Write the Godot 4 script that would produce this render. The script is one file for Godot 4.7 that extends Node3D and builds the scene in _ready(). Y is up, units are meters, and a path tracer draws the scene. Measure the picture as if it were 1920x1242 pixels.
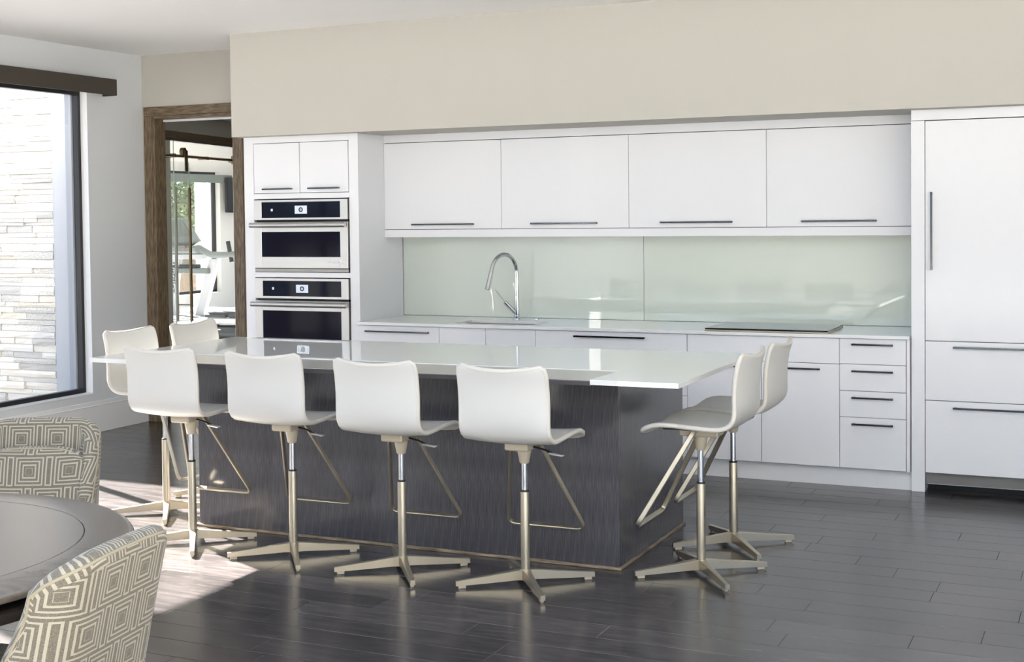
extends Node3D
# Modern white kitchen with a dark island, eight bar stools, a dining corner and a home gym seen through a doorway.

# ------------------------------------------------------------------ mesh buffer
class MB:
	var v := PackedVector3Array()
	var n := PackedVector3Array()
	var t := PackedVector2Array()
	var ix := PackedInt32Array()

	func tri(a: Vector3, b: Vector3, c: Vector3, na: Vector3, nb: Vector3, nc: Vector3, ta := Vector2.ZERO, tb := Vector2.ZERO, tc := Vector2.ZERO) -> void:
		var s := v.size()
		v.append(a); v.append(b); v.append(c)
		n.append(na); n.append(nb); n.append(nc)
		t.append(ta); t.append(tb); t.append(tc)
		if (c - a).cross(b - a).dot(na + nb + nc) >= 0.0:
			ix.append(s); ix.append(s + 1); ix.append(s + 2)
		else:
			ix.append(s); ix.append(s + 2); ix.append(s + 1)

	func quad(a: Vector3, b: Vector3, c: Vector3, d: Vector3, nn: Vector3, ta := Vector2.ZERO, tb := Vector2.ZERO, tc := Vector2.ZERO, td := Vector2.ZERO) -> void:
		tri(a, b, c, nn, nn, nn, ta, tb, tc)
		tri(a, c, d, nn, nn, nn, ta, tc, td)

	func quadn(a: Vector3, b: Vector3, c: Vector3, d: Vector3, na: Vector3, nb: Vector3, nc: Vector3, nd: Vector3, ta := Vector2.ZERO, tb := Vector2.ZERO, tc := Vector2.ZERO, td := Vector2.ZERO) -> void:
		tri(a, b, c, na, nb, nc, ta, tb, tc)
		tri(a, c, d, na, nc, nd, ta, tc, td)

	# chamfered box; lo/hi corners, optional transform
	func box(lo: Vector3, hi: Vector3, bev := 0.0, xf := Transform3D()) -> MB:
		var c := (lo + hi) * 0.5
		var h := (hi - lo) * 0.5
		var b: float = minf(bev, minf(h.x, minf(h.y, h.z)) * 0.9)
		for i in 3:
			var j := (i + 1) % 3
			var k := (i + 2) % 3
			for s in [-1.0, 1.0]:
				var p := []
				for q in [[-1.0, -1.0], [1.0, -1.0], [1.0, 1.0], [-1.0, 1.0]]:
					var w := Vector3.ZERO
					w[i] = s * h[i]
					w[j] = q[0] * (h[j] - b)
					w[k] = q[1] * (h[k] - b)
					p.append(w)
				var nn := Vector3.ZERO
				nn[i] = s
				var uv := []
				for w in p:
					uv.append(Vector2(w[j], w[k]))
				quad(xf * (c + p[0]), xf * (c + p[1]), xf * (c + p[2]), xf * (c + p[3]), (xf.basis * nn).normalized(), uv[0], uv[1], uv[2], uv[3])
			if b > 0.0:
				for si in [-1.0, 1.0]:
					for sj in [-1.0, 1.0]:
						var e := []
						for q in [[0, -1.0], [1, -1.0], [1, 1.0], [0, 1.0]]:
							var w := Vector3.ZERO
							w[i] = si * (h[i] - (b if q[0] == 1 else 0.0))
							w[j] = sj * (h[j] - (0.0 if q[0] == 1 else b))
							w[k] = q[1] * (h[k] - b)
							e.append(xf * (c + w))
						var en := Vector3.ZERO
						en[i] = si
						en[j] = sj
						quad(e[0], e[1], e[2], e[3], (xf.basis * en).normalized())
		if b > 0.0:
			for sx in [-1.0, 1.0]:
				for sy in [-1.0, 1.0]:
					for sz in [-1.0, 1.0]:
						var sg := Vector3(sx, sy, sz)
						var a0 := Vector3(h.x, h.y - b, h.z - b) * sg
						var a1 := Vector3(h.x - b, h.y, h.z - b) * sg
						var a2 := Vector3(h.x - b, h.y - b, h.z) * sg
						var cn := (xf.basis * sg).normalized()
						tri(xf * (c + a0), xf * (c + a1), xf * (c + a2), cn, cn, cn)
		return self

	# lathe round local y: profile of (radius, y); smooth below 40 degrees
	func lathe(pr: Array, segs := 24, xf := Transform3D(), a0 := 0.0, a1 := TAU) -> MB:
		var m := pr.size()
		var sn := []
		for i in m - 1:
			var d: Vector2 = pr[i + 1] - pr[i]
			sn.append(Vector2(d.y, -d.x).normalized() if d.length() > 1e-7 else Vector2(1, 0))
		for i in m - 1:
			var na: Vector2 = sn[i]
			var nb: Vector2 = sn[i]
			if i > 0 and sn[i - 1].dot(sn[i]) > 0.75:
				na = (sn[i - 1] + sn[i]).normalized()
			if i < m - 2 and sn[i + 1].dot(sn[i]) > 0.75:
				nb = (sn[i + 1] + sn[i]).normalized()
			for k in segs:
				var t0 := a0 + (a1 - a0) * k / segs
				var t1 := a0 + (a1 - a0) * (k + 1) / segs
				var u0 := Vector3(cos(t0), 0, sin(t0))
				var u1 := Vector3(cos(t1), 0, sin(t1))
				var p: Vector2 = pr[i]
				var q: Vector2 = pr[i + 1]
				quadn(xf * (u0 * p.x + Vector3(0, p.y, 0)), xf * (u1 * p.x + Vector3(0, p.y, 0)), xf * (u1 * q.x + Vector3(0, q.y, 0)), xf * (u0 * q.x + Vector3(0, q.y, 0)),
					xf.basis * (u0 * na.x + Vector3(0, na.y, 0)), xf.basis * (u1 * na.x + Vector3(0, na.y, 0)), xf.basis * (u1 * nb.x + Vector3(0, nb.y, 0)), xf.basis * (u0 * nb.x + Vector3(0, nb.y, 0)))
		return self

	# solid disc-ended cylinder from a to b
	func rod(a: Vector3, b: Vector3, r: float, segs := 12, r2 := -1.0) -> MB:
		var d := b - a
		var y := d.normalized()
		var x := y.cross(Vector3(0.31, 0.77, 0.56)).normalized()
		var z := x.cross(y)
		var e: float = r if r2 < 0.0 else r2
		var c: float = minf(0.002, r * 0.3)
		lathe([Vector2(0.0001, 0), Vector2(r - c, 0), Vector2(r, c), Vector2(e, d.length() - c), Vector2(e - c, d.length()), Vector2(0.0001, d.length())], segs, Transform3D(Basis(x, y, z), a))
		return self

	# tube along points
	func tube(pts: Array, r: float, segs := 8, closed := false) -> MB:
		var m := pts.size()
		var rings := []
		var nr := []
		var ref := Vector3.ZERO
		for i in m:
			var t0: Vector3 = pts[(i + 1) % m] - pts[i] if (closed or i < m - 1) else pts[i] - pts[i - 1]
			var t1: Vector3 = pts[i] - pts[(i - 1 + m) % m] if (closed or i > 0) else t0
			var tg := (t0.normalized() + t1.normalized()).normalized()
			if ref == Vector3.ZERO:
				ref = tg.cross(Vector3(0.31, 0.77, 0.56)).normalized()
			var x := (ref - tg * ref.dot(tg)).normalized()
			ref = x
			var y := tg.cross(x)
			var ring := []
			var nn := []
			for k in segs:
				var a := TAU * k / segs
				var o := x * cos(a) + y * sin(a)
				nn.append(o)
				ring.append(pts[i] + o * r)
			rings.append(ring)
			nr.append(nn)
		for i in (m if closed else m - 1):
			var j := (i + 1) % m
			for k in segs:
				var l := (k + 1) % segs
				quadn(rings[i][k], rings[i][l], rings[j][l], rings[j][k], nr[i][k], nr[i][l], nr[j][l], nr[j][k])
		if not closed:
			for e in [0, m - 1]:
				var tn: Vector3 = (pts[0] - pts[1]).normalized() if e == 0 else (pts[m - 1] - pts[m - 2]).normalized()
				for k in segs:
					tri(pts[e], rings[e][k], rings[e][(k + 1) % segs], tn, tn, tn)
		return self

	# flat strap along a planar path: bn is the plane's normal, w its width along bn, h its thickness in the plane
	func strap(pts: Array, bn: Vector3, w: float, h: float) -> MB:
		var m := pts.size()
		var b := bn.normalized()
		var fr := []
		for i in m:
			var t0: Vector3 = (pts[i + 1] - pts[i]).normalized() if i < m - 1 else (pts[i] - pts[i - 1]).normalized()
			var t1: Vector3 = (pts[i] - pts[i - 1]).normalized() if i > 0 else t0
			var nn := b.cross((t0 + t1).normalized()).normalized()
			var k: float = 1.0 / maxf(0.5, nn.dot(b.cross(t0).normalized()))
			fr.append([nn, k])
		var c := minf(w, h) * 0.22
		for i in m - 1:
			for e in [[0, 1.0], [0, -1.0], [1, 1.0], [1, -1.0]]:
				var s: float = e[1]
				var pp := []
				for q in [[i, -1.0], [i + 1, -1.0], [i + 1, 1.0], [i, 1.0]]:
					var f: Array = fr[q[0]]
					if e[0] == 0:
						pp.append(pts[q[0]] + f[0] * f[1] * s * h * 0.5 + b * q[1] * (w * 0.5 - c))
					else:
						pp.append(pts[q[0]] + f[0] * f[1] * q[1] * (h * 0.5 - c) + b * s * w * 0.5)
				var n0: Vector3 = fr[i][0] * s if e[0] == 0 else b * s
				var n1: Vector3 = fr[i + 1][0] * s if e[0] == 0 else b * s
				quadn(pp[0], pp[1], pp[2], pp[3], n0, n1, n1, n0)
			for s in [-1.0, 1.0]:
				for r in [-1.0, 1.0]:
					var pp := []
					var nn := []
					for q in [[i, 0], [i + 1, 0], [i + 1, 1], [i, 1]]:
						var f: Array = fr[q[0]]
						pp.append(pts[q[0]] + f[0] * f[1] * s * (h * 0.5 - (c if q[1] == 1 else 0.0)) + b * r * (w * 0.5 - (0.0 if q[1] == 1 else c)))
						nn.append((f[0] * s + b * r).normalized())
					quadn(pp[0], pp[1], pp[2], pp[3], nn[0], nn[1], nn[2], nn[3])
		for e in [0, m - 1]:
			var tn: Vector3 = (pts[0] - pts[1]).normalized() if e == 0 else (pts[m - 1] - pts[m - 2]).normalized()
			var f: Vector3 = fr[e][0] * h * 0.5
			quad(pts[e] + f + b * w * 0.5, pts[e] - f + b * w * 0.5, pts[e] - f - b * w * 0.5, pts[e] + f - b * w * 0.5, tn)
		return self

	# prism: polygon in (x, z), from y0 to y1, with a small chamfer on top
	func prism(poly: PackedVector2Array, y0: float, y1: float, xf := Transform3D(), top_c := 0.0) -> MB:
		var id := Geometry2D.triangulate_polygon(poly)
		var inner := poly
		if top_c > 0.0:
			var off := Geometry2D.offset_polygon(poly, -top_c, Geometry2D.JOIN_MITER)
			if off.size() == 1 and off[0].size() == poly.size():
				var best := PackedVector2Array()
				for p in poly:
					var bp := Vector2.ZERO
					var bd := 1e9
					for q in off[0]:
						if q.distance_to(p) < bd:
							bd = q.distance_to(p)
							bp = q
					best.append(bp)
				inner = best
		for e in [[y1, 1.0, inner], [y0, -1.0, poly]]:
			var pl: PackedVector2Array = e[2]
			var nn := (xf.basis * Vector3(0, e[1], 0)).normalized()
			for i in range(0, id.size(), 3):
				var a := pl[id[i]]
				var b := pl[id[i + 1]]
				var c := pl[id[i + 2]]
				tri(xf * Vector3(a.x, e[0], a.y), xf * Vector3(b.x, e[0], b.y), xf * Vector3(c.x, e[0], c.y), nn, nn, nn, a, b, c)
		var sg := 0.0
		for i in poly.size():
			var a := poly[i]
			var b := poly[(i + 1) % poly.size()]
			sg += a.x * b.y - b.x * a.y
		var run := 0.0
		for i in poly.size():
			var j := (i + 1) % poly.size()
			var a := poly[i]
			var b := poly[j]
			var d := b - a
			var o := Vector2(d.y, -d.x).normalized() * signf(sg)
			var nn := (xf.basis * Vector3(o.x, 0, o.y)).normalized()
			var yt: float = y1 - (top_c if inner != poly else 0.0)
			quad(xf * Vector3(a.x, y0, a.y), xf * Vector3(b.x, y0, b.y), xf * Vector3(b.x, yt, b.y), xf * Vector3(a.x, yt, a.y), nn, Vector2(run, y0), Vector2(run + d.length(), y0), Vector2(run + d.length(), yt), Vector2(run, yt))
			run += d.length()
			if yt < y1:
				var cn := (xf.basis * Vector3(o.x, 1, o.y)).normalized()
				quad(xf * Vector3(a.x, yt, a.y), xf * Vector3(b.x, yt, b.y), xf * Vector3(inner[j].x, y1, inner[j].y), xf * Vector3(inner[i].x, y1, inner[i].y), cn)
		return self

	# a padded sheet: P[i][j] mid-surface points, thickness th, rounded rim; uv from UV[i][j]
	func sheet(P: Array, th: float, UV: Array, rim := 4, sides := 3) -> MB:
		var a := P.size()
		var b: int = P[0].size()
		var N := []
		for i in a:
			var row := []
			for j in b:
				var du: Vector3 = P[mini(i + 1, a - 1)][j] - P[maxi(i - 1, 0)][j]
				var dv: Vector3 = P[i][mini(j + 1, b - 1)] - P[i][maxi(j - 1, 0)]
				row.append(du.cross(dv).normalized())
			N.append(row)
		for s in [1.0, -1.0]:
			if (sides & (1 if s > 0.0 else 2)) == 0:
				continue
			for i in a - 1:
				for j in b - 1:
					var q := [[i, j], [i + 1, j], [i + 1, j + 1], [i, j + 1]]
					var p := []
					var nn := []
					var w := []
					for e in q:
						p.append(P[e[0]][e[1]] + N[e[0]][e[1]] * s * th * 0.5)
						nn.append(N[e[0]][e[1]] * s)
						w.append(UV[e[0]][e[1]])
					quadn(p[0], p[1], p[2], p[3], nn[0], nn[1], nn[2], nn[3], w[0], w[1], w[2], w[3])
		if rim == 0:
			return self
		var edge := []
		for i in a: edge.append([i, 0, i, 1])
		for j in range(1, b): edge.append([a - 1, j, a - 2, j])
		for i in range(a - 2, -1, -1): edge.append([i, b - 1, i, b - 2])
		for j in range(b - 2, 0, -1): edge.append([0, j, 1, j])
		var m := edge.size()
		var out := []
		for k in m:
			var e: Array = edge[k]
			var nn: Vector3 = N[e[0]][e[1]]
			var f: Array = edge[(k + 1) % m]
			var g: Array = edge[(k - 1 + m) % m]
			var tg: Vector3 = (P[f[0]][f[1]] - P[g[0]][g[1]]).normalized()
			var o := tg.cross(nn).normalized()
			if o.dot(P[e[0]][e[1]] - P[e[2]][e[3]]) < 0.0:
				o = -o
			out.append([P[e[0]][e[1]], nn, o, UV[e[0]][e[1]], Vector2(-1, 0) if e[1] == 0 else Vector2(1, 0) if e[1] == b - 1 else Vector2(0, -1) if e[0] == a - 1 else Vector2(0, 1)])
		for k in m:
			var e: Array = out[k]
			var f: Array = out[(k + 1) % m]
			for r in rim:
				var t0 := PI * r / rim - PI / 2
				var t1 := PI * (r + 1) / rim - PI / 2
				var h := th * 0.5
				var d0: Vector3 = e[1] * sin(t0) + e[2] * cos(t0)
				var d1: Vector3 = f[1] * sin(t0) + f[2] * cos(t0)
				var d2: Vector3 = f[1] * sin(t1) + f[2] * cos(t1)
				var d3: Vector3 = e[1] * sin(t1) + e[2] * cos(t1)
				var o0: Vector2 = e[4] * th * 1.5 * r / rim
				var o1: Vector2 = e[4] * th * 1.5 * (r + 1) / rim
				quadn(e[0] + d0 * h, f[0] + d1 * h, f[0] + d2 * h, e[0] + d3 * h, d0, d1, d2, d3, e[3] + o0, f[3] + o0, f[3] + o1, e[3] + o1)
		return self

	func mesh() -> ArrayMesh:
		var ar := []
		ar.resize(Mesh.ARRAY_MAX)
		ar[Mesh.ARRAY_VERTEX] = v
		ar[Mesh.ARRAY_NORMAL] = n
		ar[Mesh.ARRAY_TEX_UV] = t
		ar[Mesh.ARRAY_INDEX] = ix
		var m := ArrayMesh.new()
		m.add_surface_from_arrays(Mesh.PRIMITIVE_TRIANGLES, ar)
		return m

# ------------------------------------------------------------------ nodes
var used := {}

func numbered(called: String) -> String:
	if not used.has(called):
		used[called] = 0
		return called
	used[called] += 1
	return "%s_%03d" % [called, used[called]]

func obj(called: String, m: Mesh, mat: Material, parent: Node = self) -> MeshInstance3D:
	var o := MeshInstance3D.new()
	o.name = numbered(called) if parent == self else called
	o.mesh = m
	o.material_override = mat
	o.cast_shadow = GeometryInstance3D.SHADOW_CASTING_SETTING_ON
	parent.add_child(o, true)
	return o

func thing(called: String, label: String, category: String, at := Vector3.ZERO, turn := 0.0, group := "") -> Node3D:
	var o := Node3D.new()
	o.name = numbered(called)
	add_child(o, true)
	o.position = at
	o.rotation.y = turn
	tag(o, label, category, group)
	return o

func tag(o: Node, label: String, category: String, group := "") -> void:
	o.set_meta("label", label)
	o.set_meta("category", category)
	if group != "":
		o.set_meta("group", group)

func struct(called: String, m: Mesh, mat: Material, label: String, category: String) -> MeshInstance3D:
	var o := obj(called, m, mat)
	o.set_meta("kind", "structure")
	tag(o, label, category)
	return o

func V(x: float, y: float, z: float) -> Vector3:
	return Vector3(x, y, z)

func bx(lo: Vector3, hi: Vector3, bev := 0.0015) -> ArrayMesh:
	return MB.new().box(lo, hi, bev).mesh()

# ------------------------------------------------------------------ materials
func mat(c: Color, rough: float, metal := 0.0, spec := 0.5) -> StandardMaterial3D:
	var m := StandardMaterial3D.new()
	m.albedo_color = c
	m.roughness = rough
	m.metallic = metal
	m.metallic_specular = spec
	return m

func rgb(r: int, g: int, b: int) -> Color:
	return Color8(r, g, b)

func noise_tex(seed_: int, freq: float, ramp: Array, oct := 4, size := 512) -> NoiseTexture2D:
	var f := FastNoiseLite.new()
	f.seed = seed_
	f.noise_type = FastNoiseLite.TYPE_SIMPLEX_SMOOTH
	f.frequency = freq
	f.fractal_octaves = oct
	var g := Gradient.new()
	var off := PackedFloat32Array()
	var col := PackedColorArray()
	for e in ramp:
		off.append(e[0])
		col.append(e[1])
	g.offsets = off
	g.colors = col
	var t := NoiseTexture2D.new()
	t.width = size
	t.height = size
	t.seamless = true
	t.noise = f
	t.color_ramp = g
	return t

func grained(tex: Texture2D, scale: Vector3, rough: float, tint := Color.WHITE, spec := 0.5) -> StandardMaterial3D:
	var m := mat(tint, rough, 0.0, spec)
	m.albedo_texture = tex
	m.uv1_triplanar = true
	m.uv1_world_triplanar = true
	m.uv1_triplanar_sharpness = 8.0
	m.uv1_scale = scale
	return m

# woven key pattern of nested squares in stepped columns
func key_pattern() -> ImageTexture:
	var w := 256
	var h := 400
	var data := PackedByteArray()
	data.resize(w * h * 3)
	var rng := RandomNumberGenerator.new()
	rng.seed = 5
	for y in h:
		for x in w:
			var best := 9.0
			for c in [[0.0, 0.0], [0.5, 0.5]]:
				var dx := absf(fposmod(float(x) / w - c[0] + 0.5, 1.0) - 0.5)
				var dy := absf(fposmod(float(y) / h - c[1] + 0.5, 1.0) - 0.5) * 1.57
				best = minf(best, maxf(dx, dy))
			var ring := fposmod(best * 11.0 + 0.45, 1.0)
			var line := ring < 0.42 and best > 0.08
			var slub := rng.randf()
			var k := Color(0.63, 0.60, 0.53) if line else Color(0.38, 0.35, 0.295)
			if not line and slub > 0.72:
				k = Color(0.51, 0.485, 0.43)
			elif not line and slub < 0.2:
				k = Color(0.32, 0.29, 0.245)
			k = k * (0.94 + 0.1 * rng.randf())
			var o := (y * w + x) * 3
			data[o] = int(clampf(k.r, 0, 1) * 255)
			data[o + 1] = int(clampf(k.g, 0, 1) * 255)
			data[o + 2] = int(clampf(k.b, 0, 1) * 255)
	var im := Image.create_from_data(w, h, false, Image.FORMAT_RGB8, data)
	return ImageTexture.create_from_image(im)

var M := {}

func make_materials() -> void:
	M.wall = mat(rgb(187, 184, 176), 0.7)
	M.wall_grey = mat(rgb(214, 217, 219), 0.6)
	M.ceiling = mat(rgb(248, 247, 245), 0.8)
	M.trim_white = mat(rgb(236, 236, 235), 0.4)
	M.gloss = mat(rgb(231, 232, 235), 0.09, 0.0, 0.24)
	M.shaded_carcass = mat(rgb(120, 118, 116), 0.6)  # greyer than the white boxes: gap shade put into the colour
	M.dark = mat(rgb(16, 16, 17), 0.6)
	M.quartz = mat(rgb(222, 223, 221), 0.015, 0.0, 0.6)
	M.quartz_edge = mat(rgb(190, 190, 183), 0.25)
	M.counter = mat(rgb(232, 233, 234), 0.05)
	M.splash = mat(rgb(212, 220, 210), 0.01, 0.0, 0.7)
	M.chrome = mat(rgb(204, 206, 209), 0.05, 1.0)
	M.lift = mat(rgb(222, 223, 225), 0.2, 1.0)
	M.bar = mat(rgb(88, 90, 94), 0.12, 1.0)  # chrome, its dark reflections put into a darker base colour
	M.steel = mat(rgb(200, 198, 194), 0.3, 0.9)
	M.steel_dark = mat(rgb(150, 148, 144), 0.3, 0.9)
	M.basin = mat(rgb(128, 117, 98), 0.35, 0.9)
	M.oven_glass = mat(rgb(20, 25, 38), 0.06, 0.0, 0.22)
	M.oven_inner = mat(rgb(20, 19, 32), 0.08, 0.0, 0.2)
	M.display = mat(rgb(196, 205, 220), 0.3)
	M.display.emission_enabled = true
	M.display.emission = rgb(196, 205, 220)
	M.display.emission_energy_multiplier = 0.25
	M.ink = mat(rgb(34, 36, 44), 0.4)
	M.leather = mat(rgb(200, 199, 194), 0.42)
	M.leather_edge = mat(rgb(200, 196, 187), 0.5)
	M.under_shade = mat(rgb(40, 38, 37), 0.6)  # near-black colour standing in for shade beneath the seat
	M.champagne = mat(rgb(186, 177, 158), 0.33, 0.85)
	M.plastic = mat(rgb(188, 178, 158), 0.45)
	M.lever = mat(rgb(210, 208, 204), 0.3, 0.5)
	M.rubber = mat(rgb(30, 29, 28), 0.7)
	M.glass = mat(Color(0.86, 0.95, 0.92, 0.06), 0.0)
	M.glass.transparency = BaseMaterial3D.TRANSPARENCY_ALPHA
	M.pane = mat(Color(1, 1, 1, 0.04), 0.0)
	M.pane.transparency = BaseMaterial3D.TRANSPARENCY_ALPHA
	M.glass_edge = mat(rgb(226, 240, 234), 0.2)
	M.bronze = mat(rgb(150, 136, 108), 0.35, 0.85)
	M.valance = mat(rgb(62, 56, 49), 0.5)
	M.frame = mat(rgb(24, 25, 28), 0.4)
	M.frame_out = mat(rgb(150, 154, 160), 0.4)
	var grain := noise_tex(3, 0.02, [[0.0, rgb(62, 50, 36)], [0.45, rgb(104, 88, 66)], [0.7, rgb(122, 105, 82)], [1.0, rgb(140, 124, 100)]], 5)
	M.casing_v = grained(grain, V(7, 0.7, 7), 0.5)
	M.casing_h = grained(grain, V(0.7, 7, 7), 0.5)
	var streak := noise_tex(11, 0.045, [[0.0, rgb(40, 40, 44)], [0.4, rgb(64, 63, 68)], [0.6, rgb(76, 75, 80)], [1.0, rgb(116, 114, 116)]], 5)
	M.island = grained(streak, V(20, 0.3, 20), 0.24, Color.WHITE, 0.6)
	M.island_edge = mat(rgb(76, 72, 76), 0.3)
	M.plinth = grained(grain, V(0.7, 7, 0.7), 0.4, Color(1.25, 1.3, 1.4))
	M.strip = mat(rgb(176, 172, 164), 0.22, 0.6)
	M.floors = []
	var fl := noise_tex(21, 0.012, [[0.0, rgb(44, 41, 39)], [0.5, rgb(60, 56, 54)], [1.0, rgb(80, 75, 71)]], 5)
	for k in [0.86, 0.95, 1.0, 1.08, 1.16]:
		var fm := grained(fl, V(0.55, 3, 3.4), 0.22, Color(k, k, k * 1.03), 0.65)
		M.floors.append(fm)
	M.gap = mat(rgb(24, 21, 22), 0.5)
	M.table = grained(noise_tex(31, 0.012, [[0.0, rgb(86, 78, 69)], [1.0, rgb(108, 99, 89)]], 4), V(0.8, 3, 3), 0.24, Color.WHITE, 0.6)
	M.table_dark = mat(rgb(46, 40, 37), 0.35)
	M.key = mat(Color.WHITE, 0.85)
	M.key.albedo_texture = key_pattern()
	M.key.uv1_scale = V(7.1, 4.5, 1)
	M.key.rim_enabled = true
	M.key.rim = 0.3
	M.piping = mat(rgb(150, 139, 116), 0.8)
	M.stones = []
	for k in 5:
		var c: Color = [rgb(204, 200, 192), rgb(196, 193, 188), rgb(210, 203, 191), rgb(170, 168, 164), rgb(202, 195, 184)][k]
		var sm := mat(c, 0.85)
		sm.heightmap_enabled = false
		M.stones.append(sm)
	var sn := noise_tex(41, 0.03, [[0.0, rgb(150, 147, 141)], [0.45, rgb(200, 197, 190)], [1.0, rgb(216, 213, 207)]], 5)
	for k in 3:
		M.stones.append(grained(sn, V(3, 5, 3), 0.85, [Color(1, 1, 1), Color(1, 0.98, 0.94), Color(0.9, 0.9, 0.9)][k]))
	M.stucco = mat(rgb(166, 168, 171), 0.9)
	M.paving = mat(rgb(206, 206, 204), 0.9)
	M.gravel = mat(rgb(108, 108, 106), 0.95)
	M.gym_wall = mat(rgb(208, 207, 200), 0.7)
	M.gym_floor = mat(rgb(186, 188, 190), 0.5)
	M.gym_white = mat(rgb(196, 199, 202), 0.35)
	M.gym_grey = mat(rgb(120, 128, 126), 0.45)
	M.gym_dark = mat(rgb(52, 56, 60), 0.5)
	M.valance_grey = mat(rgb(104, 112, 106), 0.7)
	M.screen = mat(rgb(24, 28, 38), 0.15)
	M.leaf = [mat(rgb(68, 82, 52), 0.7), mat(rgb(84, 99, 66), 0.7), mat(rgb(98, 111, 76), 0.7)]
	for l in M.leaf:
		l.backlight_enabled = true
		l.backlight = Color(0.05, 0.07, 0.02)
	M.bark = mat(rgb(98, 84, 68), 0.9)
	M.rock = grained(noise_tex(51, 0.02, [[0.0, rgb(92, 80, 66)], [1.0, rgb(132, 118, 100)]], 4), V(1, 1, 1), 0.95)

# ------------------------------------------------------------------ main
func _ready() -> void:
	# camera
	var cam := Camera3D.new()
	cam.name = "camera"
	add_child(cam)
	cam.transform = Transform3D(Basis(Vector3.UP, 0.4319) * Basis(Vector3.RIGHT, -0.0331) * Basis(Vector3.BACK, -0.0113), V(4.8018, 1.645, 8.724))
	cam.projection = Camera3D.PROJECTION_FRUSTUM
	cam.near = 0.05
	cam.far = 120.0
	cam.size = 2.0 * cam.near * 621.0 / 2514.0
	cam.frustum_offset = Vector2((960.0 - 946.0) / 2514.0, (487.7 - 621.0) / 2514.0) * cam.near
	cam.current = true
	# sky and exposure
	var we := WorldEnvironment.new()
	we.name = "world_environment"
	var e := Environment.new()
	e.background_mode = Environment.BG_SKY
	var sky := Sky.new()
	var sm := ProceduralSkyMaterial.new()
	sm.sky_top_color = Color(0.67, 0.81, 1.0)
	sm.sky_horizon_color = Color(0.85, 0.925, 1.0)
	sm.ground_horizon_color = Color(0.85, 0.83, 0.78)
	sm.ground_bottom_color = Color(0.6, 0.58, 0.54)
	sm.sky_energy_multiplier = 1.15
	sm.ground_energy_multiplier = 0.6
	sky.sky_material = sm
	e.sky = sky
	e.tonemap_mode = Environment.TONE_MAPPER_LINEAR
	e.tonemap_exposure = 1.39
	e.sdfgi_enabled = true
	e.ssao_enabled = true
	e.ssil_enabled = true
	we.environment = e
	add_child(we)
	# sun, from behind the stone wing wall on the left
	var sun := DirectionalLight3D.new()
	sun.name = "sun"
	sun.light_color = Color(1.0, 0.975, 0.945)
	sun.light_energy = 24.0
	sun.light_angular_distance = 0.6
	sun.shadow_enabled = true
	sun.sky_mode = DirectionalLight3D.SKY_MODE_LIGHT_ONLY
	add_child(sun)
	sun.look_at_from_position(Vector3.ZERO, V(1.42, -1.0, 0.60))
	make_materials()
	build_room()
	build_floor()
	build_outside()
	build_hall_and_gym()
	build_tall_oven_unit()
	build_uppers()
	build_base_units()
	build_fridge()
	build_island()
	build_stools()
	build_dining()

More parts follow.
